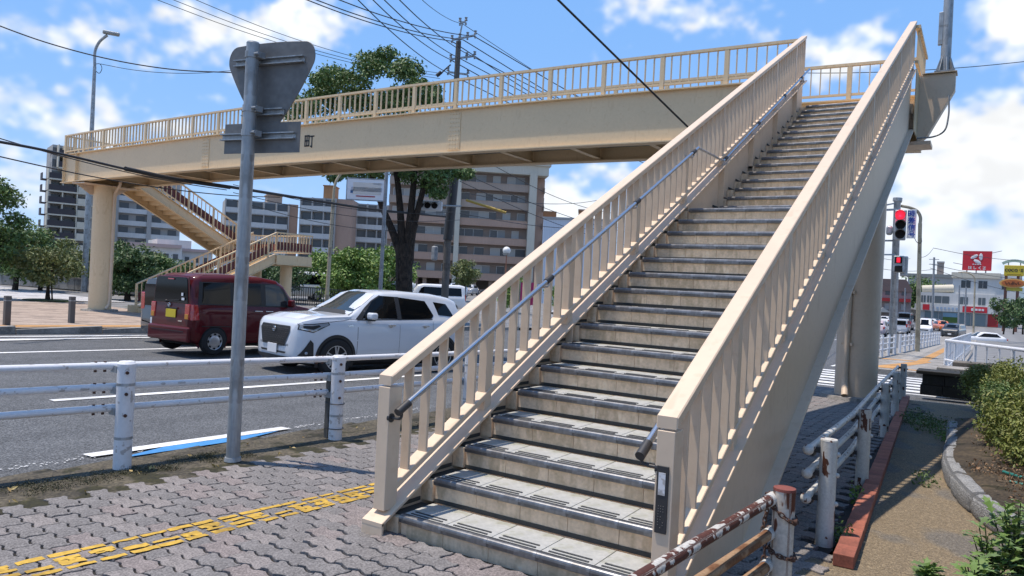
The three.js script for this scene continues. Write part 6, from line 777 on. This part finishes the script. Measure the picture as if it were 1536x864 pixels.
{ // left tower with stacked balconies
  const d = 108, u = W2P(d), t = building('balcony_tower', 'tall slim tower of stacked balconies with dark railings left of the column', 98, 446, d, .16), fh = 17.4 * u, nf = 13; mesh('core_wall', box(5.4, nf * fh, 5, .3, nf * fh / 2, -3), M.wallGrey, t);
  const rail = mat(.035, .03, .035, .6); for (let f = 0; f < nf; f++) { const y = f * fh, e = f > 10 ? 1.1 : 0, x0 = -2.9 + e; mesh('balcony_slab', box(5.9 - e, .2, 1.8, .1 + e / 2, y, .2), M.cream, t); mesh('balcony_rail', box(3.4 - e, fh * .46, .1, -1.15 + e / 2, y + fh * .3, 1.05), rail, t); mesh('balcony_panel', box(1.3, fh * .5, .12, 1.5, y + fh * .3, 1.04), M.cream, t); for (const x of [x0, -1.1, .75]) mesh('balcony_partition', box(.14, fh * .9, 1.4, x, y + fh * .5, .3), M.cream, t); for (const x of [-1.8, 0, 1.6]) mesh('window', box(1.2, fh * .62, .06, x, y + fh * .45, -.46), M.pane, t); mesh('side_balcony', [box(.8, .18, 1.6, -3.1 + e, y, -1.6), box(.1, fh * .5, 1.6, -3.45 + e, y + fh * .3, -1.6)], rail, t); }
  mesh('stair_tower', box(1.6, nf * fh - 5, 4, 3.8, nf * fh / 2 - 2.5, -2.5), M.wallGrey, t);
  const t2 = building('apartment_block', 'pale grey apartment block seen beneath the far stair flight', 205, 446, 120, .1), u2 = W2P(120); mesh('wall', box(110 * u2, 175 * u2, 9, 0, 87 * u2, -4.5), M.wallGrey, t2); for (let f = 2; f < 9; f++) { for (let k = 0; k < 5; k++) mesh('window', box(12 * u2, 8 * u2, .1, -44 * u2 + k * 22 * u2, f * 18 * u2 + 10 * u2, .03), M.pane, t2); mesh('balcony_band', box(108 * u2, 7 * u2, .7, 0, f * 18 * u2 + 2 * u2, .5), M.wallWhite, t2); } for (const k of [-33, 11]) mesh('stair_panel', box(6 * u2, 170 * u2, .9, k * u2, 86 * u2, .55), M.wallGrey, t2);
  const h = building('low_building', 'low white building with pinkish roof beyond the dark trees', 232, 446, 84, .15), v = W2P(84); mesh('wall', [box(70 * v, 76 * v, 8, 0, 38 * v, -4), box(50 * v, 90 * v, 7, 34 * v, 45 * v, -8)], M.wallWhite, h); mesh('roof', box(74 * v, 5 * v, 9, -4 * v, 78 * v, -4), mat(.45, .32, .29, .8), h); for (let k = 0; k < 5; k++) mesh('window', box(7 * v, 9 * v, .1, -26 * v + k * 13 * v, 62 * v, .02), M.pane, h);
  const h2 = building('low_building', 'small white house with pink roof under the far stairs', 292, 446, 90, .0), w = W2P(90); mesh('wall', box(44 * w, 68 * w, 7, 0, 34 * w, -3.5), M.wallWhite, h2); mesh('roof', box(47 * w, 4 * w, 8, 0, 70 * w, -3.5), mat(.45, .32, .29, .8), h2); for (let k = 0; k < 3; k++) mesh('window', box(6 * w, 8 * w, .1, -13 * w + k * 13 * w, 56 * w, .02), M.pane, h2);
}
{ // signal pole with vehicle and pedestrian lights and an upright plate
  const b = V(-.856, gh(-.8, -32.8), -32.815), d = 30.2, t = thing('signal_pole', 'grey signal pole with red vehicle light and red pedestrian light', 'traffic signal', null, [b.x, b.y, b.z]), K = (px, py, dd = d) => at(px, py, dd).sub(b), ry = faceCam(b); mesh('pole', rod(V(0, 0, 0), K(1346, 300), .16, .13, 16), M.galv, t); mesh('pole_top', [rod(K(1346, 302), K(1346.5, 297), .18, .18, 10), beam(K(1327, 308), K(1352, 303), .06, .06), beam(K(1327, 315), K(1350, 314), .08, .08), beam(K(1324, 361), K(1343, 361), .07, .07), beam(K(1322, 382), K(1343, 382), .06, .06)], M.galv, t);
  const u = d / 1103.5, L = (px, py, w, h, dep, z0, m, name, parent = t, r = .05) => { const p = K(px, py); const g = rbox(w * u, h * u, dep, Math.min(r, dep * .45), 0, 0, z0, 0, 2).rotateY(ry).translate(p.x, p.y, p.z); return mesh(name, g, m, parent); };
  const hs = L(1350, 339, 16, 45, .22, .35, M.galv, 'light_housing'); const em = (r, g, bb, s) => new THREE.MeshStandardMaterial({ color: lin(.02, .005, .005), emissive: lin(r, g, bb), emissiveIntensity: s, roughness: .3 });
  [[1350, 325, em(1, .012, .045, 1.0)], [1350.5, 339, VM.under], [1350, 353, VM.under]].forEach(([px, py, m]) => { const p = K(px, py), f = (g, z) => g.rotateX(Math.PI / 2).translate(0, 0, z).rotateY(ry).translate(p.x, p.y, p.z); mesh('lens', f(new THREE.CylinderGeometry(6.4 * u, 6.4 * u, .05, 24), .47), m, hs); mesh('visor', f(new THREE.CylinderGeometry(7.2 * u, 7.2 * u, .3, 20, 1, true, Math.PI * .5, Math.PI), .6), DS(mat(.25, .26, .27, .6)), hs); });
  { const p = K(1350, 325); const pl = new THREE.PointLight(lin(1, .012, .045), .6, 0); pl.position.copy(p).add(V(Math.sin(ry) * .72, 0, Math.cos(ry) * .72)); pl.castShadow = true; t.add(pl); }
  const sp = L(1367, 337, 12, 43, .05, .3, M.white, 'text_plate', t, .01); const blue = mat(.02, .07, .36, .6); ['ji', 'sa', 'shin', 'gou'].forEach((k, i) => { const p = K(1367, 321.5 + i * 10.4); strokes(GLYPH[k], 9 * u, blue, sp, 'letter', new THREE.Matrix4().makeTranslation(p.x, p.y, p.z).multiply(new THREE.Matrix4().makeRotationY(ry)).multiply(new THREE.Matrix4().makeTranslation(0, 0, .332)), .13); });
  const ph = L(1348, 397, 15, 25, .24, .35, M.galv, 'pedestrian_housing'); L(1347.5, 391, 10, 9.5, .05, .47, VM.under, 'pedestrian_window', ph, .01); L(1347.5, 391, 5, 7.5, .04, .49, em(1, .015, .05, .9), 'red_figure', ph, .02); L(1347.5, 404, 10, 9, .05, .47, VM.under, 'dark_window', ph, .01); L(1356, 400, 10, 30, .3, .2, M.galv, 'control_box', t); L(1334, 346, 9, 14, .3, .1, M.galv, 'side_signal', t, .1);
}
{ const b = V(-.221, gh(-.2, -37.9), -37.914), d = 34.9, t = thing('street_lamp', 'slim cream street lamp hooking over towards the road by the signals', 'street lamp', null, [b.x, b.y, b.z]), K = (px, py) => at(px, py, d).sub(b); mesh('pole', [rod(V(0, 0, 0), K(1380, 335), .11, .085, 12), tube([K(1380, 336), K(1380.5, 326), K(1376, 317), K(1366, 312), K(1352, 309)], .07, 24, 10)], M.poleCream, t); mesh('cable_loop', tube([K(1371, 356), K(1376, 364), K(1382, 364), K(1382, 357)], .015, 12, 6), M.wire, t); }
{ // bank with red and white fascia
  const d = 149, u = W2P(d), t = building('bank_building', 'pale three storey bank with red and white fascia and flat roof', 1432, 488, d, -.06), X = (px) => (px - 1432) * u, Y = (py) => (488 - py) * u, bx = (x0, x1, y0, y1, z, dp, m, n, p = t) => mesh(n, box(X(x1) - X(x0), Y(y1) - Y(y0), dp, (X(x0) + X(x1)) / 2, (Y(y0) + Y(y1)) / 2, z - dp / 2), m, p);
  bx(1426, 1510, 488, 410, -1, 10, M.wallWhite, 'upper_wall'); bx(1384, 1480, 488, 440, 0, 12, M.wallWhite, 'lower_wall'); bx(1424, 1486, 416, 408, -.6, 11, M.cream, 'roof_parapet'); bx(1480, 1512, 416, 409, -1.2, 10, M.wallGrey, 'side_parapet'); mesh('rounded_roof', [rod(V(X(1386), Y(436), -1.3), V(X(1428), Y(433), -1.3), 5 * u + .2, 5 * u + .2, 18)], M.cream, t);
  const F = bx(1378, 1480, 468, 458, .5, 1, M.wallWhite, 'fascia'); bx(1389, 1398, 467, 458.5, .56, .1, M.red, 'red_panel', F); bx(1441, 1472, 467.4, 458.6, .56, .1, M.red, 'red_panel', F); bx(1401, 1404, 465, 461, .58, .1, M.red, 'emblem', F); for (let k = 0; k < 6; k++) bx(1407 + k * 5, 1410 + k * 5, 464.5, 461.5, .56, .06, mat(.30, .40, .52, .6), 'fascia_letter', F); bx(1452, 1455, 465, 461, .62, .06, M.white, 'emblem', F); for (let k = 0; k < 3; k++) bx(1457 + k * 4, 1460 + k * 4, 464.5, 461.5, .62, .06, M.white, 'fascia_letter', F); bx(1472, 1492, 468, 459, .4, 1, M.wallGrey, 'side_fascia', F);
  for (const [a, b2] of [[1392, 1410], [1411, 1416], [1416, 1434], [1435, 1452], [1453, 1471]]) { const w = bx(a, b2, 487, 469, .12, .1, mat(.16, .21, .23, .15), 'shop_window'); bx(b2 - .4, b2 + .2, 487, 469, .2, .1, M.wallGrey, 'mullion', w); } bx(1416, 1435, 484, 469.5, .2, .06, mat(.20, .33, .42, .6), 'poster'); bx(1416, 1435, 484, 476, .24, .04, mat(.07, .14, .03, .7), 'poster_field'); bx(1473, 1486, 487, 469, .2, .2, M.redDark, 'red_door'); bx(1489, 1500, 484, 476, -.9, .1, M.wallDark, 'garage_opening');
  for (const [a, b2, y0, y1] of [[1437, 1449, 431, 420], [1459, 1470, 431, 420], [1488, 1497, 431.5, 421], [1486, 1496, 457.5, 446]]) { const w = bx(a, b2, y0, y1, -.94, .1, mat(.05, .055, .06, .2), 'window'); bx((a + b2) / 2 - .3, (a + b2) / 2 + .3, y0, y1, -.88, .1, M.wallGrey, 'window_bar', w); } for (const [a, b2] of [[1386, 1392], [1394, 1401], [1404, 1423], [1437, 1447], [1460, 1469]]) { const w = bx(a, b2, 456, 445, .06, .1, mat(.10, .12, .13, .2), 'window'); bx((a + b2) / 2 - .3, (a + b2) / 2 + .3, 456, 445, .12, .1, M.wallWhite, 'window_bar', w); }
  // red billboard on the roof
  const g = thing('roof_billboard', 'red rooftop billboard with white three leaf emblem', 'billboard', null, [t.position.x, t.position.y, t.position.z], t.rotation.y); const bb = mesh('board', box(37 * u, 29 * u, .5, X(1455.5), Y(390), -1.5), M.red, g); mesh('support', [-12, 0, 12].map((k) => rod(V(X(1455 + k), Y(409), -1.8), V(X(1455 + k), Y(392), -1.8), .12, .12, 8)), M.galv, g); for (let k = 0; k < 3; k++) { const a = k * 2.094 + .5, lf = new THREE.SphereGeometry(4.6 * u, 14, 8).scale(1.15, .52, .1).rotateZ(a + 1.1).translate(X(1456) + Math.cos(a) * 4.8 * u, Y(386.5) + Math.sin(a) * 4.8 * u, -1.22); mesh('leaf_emblem', lf, M.white, bb); } mesh('caption_line', [0, 1, 2, 3].map((k) => box(2.2 * u, 1.3 * u, .05, X(1451 + k * 3), Y(395.3), -1.22)), M.white, bb);
  const hira = [[[[1.5, 1], [1.5, 9]], [[3.5, 3], [9, 3]], [[7, 1], [7, 8], [4.5, 9], [4.5, 7], [9, 8.5]]], [[[3, 1], [3, 7], [5, 9], [8, 7]]], [[[8, 1], [3, 5], [8, 9]]], [[[2, 2], [8, 2], [2, 8]], [[6, 5], [8, 9], [3, 9]]]]; hira.forEach((s, k) => strokes(s, 5 * u, M.white, bb, 'caption_letter', new THREE.Matrix4().makeTranslation(X(1447 + k * 6), Y(400.5), -1.22), .15)); mesh('lamp_arm', [rod(V(X(1437), Y(396), -1.4), V(X(1427), Y(395), 2), .06), rod(V(X(1474), Y(378), -1.4), V(X(1486), Y(376.5), 2), .06)], M.galv, bb);
}
{ // restaurant pole sign
  const d = 112, u = W2P(d), t = building('pole_sign', 'yellow lettered sign over an orange oval sign on brown posts', 1516, 490, d, 0, 'pole sign'), X = (px) => (px - 1516) * u, Y = (py) => (490 - py) * u; mesh('post', rod(V(X(1507), -1, 0), V(X(1507), Y(408), 0), .22, .2, 10), mat(.16, .07, .05, .8), t); mesh('post', rod(V(X(1522), -1, 0), V(X(1522), Y(408), 0), .22, .2, 10), mat(.16, .07, .05, .8), t); const b = mesh('name_board', rbox(25 * u, 16 * u, .5, .08, X(1516.5), Y(406), .1), mat(.52, .40, .03, .6), t);
  const seg = { C: [[[8, 2], [5, 1], [2, 3], [2, 7], [5, 9], [8, 8]]], O: [[[5, 1], [2, 3], [2, 7], [5, 9], [8, 7], [8, 3], [5, 1]]], S: [[[8, 2], [5, 1], [2.4, 2.6], [5, 5], [7.8, 7], [5, 9], [2, 8]]], q: [[[5, 1], [5, 3.4]]] }; ['C', 'O', 'C', 'O', 'q', 'S'].forEach((c, k) => strokes(seg[c], (c === 'q' ? 3.4 : 4.6) * u, M.dark, b, 'letter', new THREE.Matrix4().makeTranslation(X(1506.8 + k * 4.05 - (k > 4 ? 1 : 0)), Y(405.5), .37), .2)); mesh('underline', box(18 * u, .6 * u, .05, X(1516.5), Y(411.5), .37), mat(.3, .2, .02, .6), b);
  const o = mesh('oval_board', [new THREE.CylinderGeometry(1, 1, .5, 36).rotateX(Math.PI / 2).scale(17 * u, 7 * u, 1).translate(X(1515.5), Y(425), .2)], mat(.55, .33, .10, .6), t); mesh('oval_inner', new THREE.CylinderGeometry(1, 1, .1, 36).rotateX(Math.PI / 2).scale(14 * u, 5.2 * u, 1).translate(X(1515.5), Y(425), .47), mat(.42, .12, .03, .6), o); const scr = [[[1, 3], [2, 7], [3, 4], [3.6, 7]], [[3.6, 5], [4.6, 5], [4.2, 7]], [[4.9, 2.5], [4.9, 7]], [[5.6, 2.5], [5.6, 7]], [[6.2, 4.5], [6.8, 7], [7.4, 4.5]], [[7.8, 3], [8.2, 7], [9.2, 6]]]; strokes(scr, 24 * u, mat(.08, .025, .01, .6), o, 'script_letter', new THREE.Matrix4().makeTranslation(X(1515.5), Y(425), .55).multiply(new THREE.Matrix4().makeScale(1, .42, 1)), .05);
  const ar = []; for (let i = 0; i < 9; i++) { const a = lerp(-.55, .55, i / 8); ar.push(box(3.6 * u, 4 * u, .3, X(1516.5) + Math.sin(a) * 26 * u, Y(410) + Math.cos(a) * 26 * u - 17 * u + 10 * u, .1, 0, 0, -a)); } mesh('arch_board', ar, mat(.34, .45, .36, .6), t); mesh('arch_stay', [rod(V(X(1509), Y(399), .1), V(X(1509), Y(392), .1), .08), rod(V(X(1524), Y(399), .1), V(X(1524), Y(392), .1), .08)], M.galv, t); mesh('price_panel', box(20 * u, 5 * u, .3, X(1518), Y(434), .1), mat(.40, .36, .05, .6), t); mesh('menu_panel', box(9 * u, 6 * u, .3, X(1502), Y(462), .4), mat(.36, .12, .18, .6), t);
}
{ // shops and houses behind the signal pole
  const d = 150, u = W2P(d), t = building('shop_house', 'brown roofed shop house with red awnings behind the signal pole', 1322, 486, d, .1), X = (px) => (px - 1322) * u, Y = (py) => (486 - py) * u; mesh('wall', box(76 * u, 52 * u, 9, 0, 26 * u, -4.5), mat(.30, .25, .235, .85, { map: T.wall }), t); mesh('roof', prism([[-40 * u, 50 * u], [40 * u, 50 * u], [30 * u, 68 * u], [-30 * u, 68 * u]], 9.6).translate(0, 0, -9.3), mat(.16, .11, .10, .85), t); mesh('awning', [box(18 * u, 5 * u, 1.2, X(1324), Y(449), .5), box(14 * u, 5 * u, 1.2, X(1351), Y(449), .5)], M.redDark, t); for (let k = 0; k < 5; k++) { mesh('window', box(6 * u, 6 * u, .1, X(1306 + k * 11), Y(439), .05), M.pane, t); mesh('shop_window', box(6 * u, 9 * u, .1, X(1306 + k * 11), Y(459), .05), mat(.3, .3, .3, .3), t); } mesh('porch_roof', prism([[-10 * u, 0], [10 * u, 0], [0, 7 * u]], 2).translate(X(1322), Y(468), 0), M.wallGrey, t);
  const g = building('garage_shed', 'low pale shed between the shops and the bank', 1368, 486, 158, 0), v = W2P(158); mesh('wall', box(30 * v, 22 * v, 6, 0, 11 * v, -3), M.wallGrey, g); mesh('roof', box(32 * v, 2 * v, 7, 0, 23 * v, -3), M.wallWhite, g); mesh('shutter', [-1, 0, 1].map((k) => box(7 * v, 12 * v, .1, k * 9 * v, 7 * v, .06)), M.wallDark, g);
  const m = building('far_building', 'long grey building on the skyline beyond the trees', 1410, 470, 260, 0), w = W2P(260); mesh('wall', box(90 * w, 54 * w, 8, 0, 27 * w, -4), M.wallGrey, m); mesh('roof', box(94 * w, 5 * w, 9, 0, 56 * w, -4), mat(.20, .21, .20, .8), m); const m2 = building('far_tower', 'small pale rooftop tower on the skyline', 1407, 470, 280, 0), w2 = W2P(280); mesh('wall', box(9 * w2, 76 * w2, 6, 0, 38 * w2, -3), M.wallTan, m2); mesh('cap', box(10 * w2, 2 * w2, 6.5, 0, 77 * w2, -3), M.wallGrey, m2);
}
for (const [px, d, r, h, k] of [[1382, 175, 8, 8, 0], [1360, 185, 6, 7, 1], [1395, 195, 8, 8, 2]]) { const p = at(px, 484, d); tree('broadleaf_tree', ['dark green tree left of the bank', 'green tree behind the shop houses', 'broad tree on the skyline by the bank'][k], p, { h: 2.5, r: .3, crown: [r * .7, h * .55, r * .5], n: 30, cs: r * .28, per: 150, ls: .35, m: LM.mid }); }
for (const [px, d, k] of [[1534, 60, 0], [1520, 75, 1], [1505, 70, 2]]) { const p = at(px, 500, d); tree('small_tree', ['young street tree in front of the oval sign', 'thin young tree beside the brown sign posts', 'small dark tree near the picket fence end'][k], p, { h: .9, r: .06, crown: [1.3, 1.4, 1.0], n: 16, cs: .5, per: 90, ls: .13, m: LM.deep }); }
// wires' poles near the bank
for (const [px, py0, py1, d, lab, c] of [[1398, 386, 490, 125, 'thin concrete utility pole in front of the bank', 1], [1335, 430, 488, 120, 'short utility pole before the shop house', 0], [1356, 432, 488, 130, 'cream utility pole beside the shed', 0], [1460, 420, 500, 100, 'slim silver road lamp before the bank wall', 2], [1437, 428, 498, 110, 'thin dark pole before the bank windows', 0], [1447, 430, 498, 112, 'second thin dark pole before the bank windows', 0]]) { const b = at(px, py1, d), a = at(px + (py1 - py0) * .03, py0, d), t = thing('utility_pole', lab, 'pole', null, [b.x, b.y, b.z]); a.sub(b); mesh('pole', rod(V(0, 0, 0), a, c === 1 ? .2 : .13, c === 1 ? .16 : .10, 10), c === 2 ? M.poleCream : M.poleGrey, t); if (c === 1) for (const f of [.9, .97]) { const p = a.clone().multiplyScalar(f); mesh('crossarm', box(1.5, .1, .1, p.x, p.y, p.z), M.galv, t); } if (c === 2) mesh('lamp_arm', tube([a, a.clone().add(V(-.1, .4, 0)), a.clone().add(V(-.8, .9, 0)), a.clone().add(V(-2, 1.0, 0))], .08, 12, 8), M.poleCream, t); }
// tall evergreens on the near right, outside the picture, that shade the flank of the stairs from the sky
for (const [x, z, k] of [[6.6, -9.5, 0], [6.2, -5.5, 1], [6.4, -1.5, 2]]) tree('evergreen_tree', ['dense evergreen tree beyond the azaleas', 'dense evergreen tree beside the planting bed', 'dense evergreen tree beside the gravel path', 'dense evergreen tree at the start of the gravel path', 'dense evergreen tree behind the black stone wall'][k], V(x, gh(x, z), z), { h: 1.2, r: .16, crown: [1.7, 3.2, 2.2], n: 60, cs: .95, per: 110, ls: .14, m: LM.deep, sink: .9 });
// distant wooded hills on the skyline
{ const mk = (x0, x1, z, h, m) => { const P = [], I = [], n = 60; for (let i = 0; i <= n; i++) { const x = lerp(x0, x1, i / n), hh = h * (.55 + .45 * fbm(i * .16, z * .01, 3, 4)) * Math.min(1, Math.min(i, n - i) / 6); P.push(x, -8, z, x, hh, z - 40, x, -8, z - 120); } for (let i = 0; i < n; i++) for (const k of [0, 1]) { const a = i * 3 + k, b = a + 1, c = a + 3, d = c + 1; I.push(a, c, b, b, c, d); } const g = new THREE.BufferGeometry(); g.setAttribute('position', new THREE.Float32BufferAttribute(P, 3)); g.setIndex(I); g.computeVertexNormals(); struct('hills', g, m); }; mk(-420, 260, -560, 20, mat(.12, .17, .20, .95)); }
scene.traverse((o) => { if (o.isMesh) { o.castShadow = true; o.receiveShadow = true; } });
renderer.render(scene, camera);
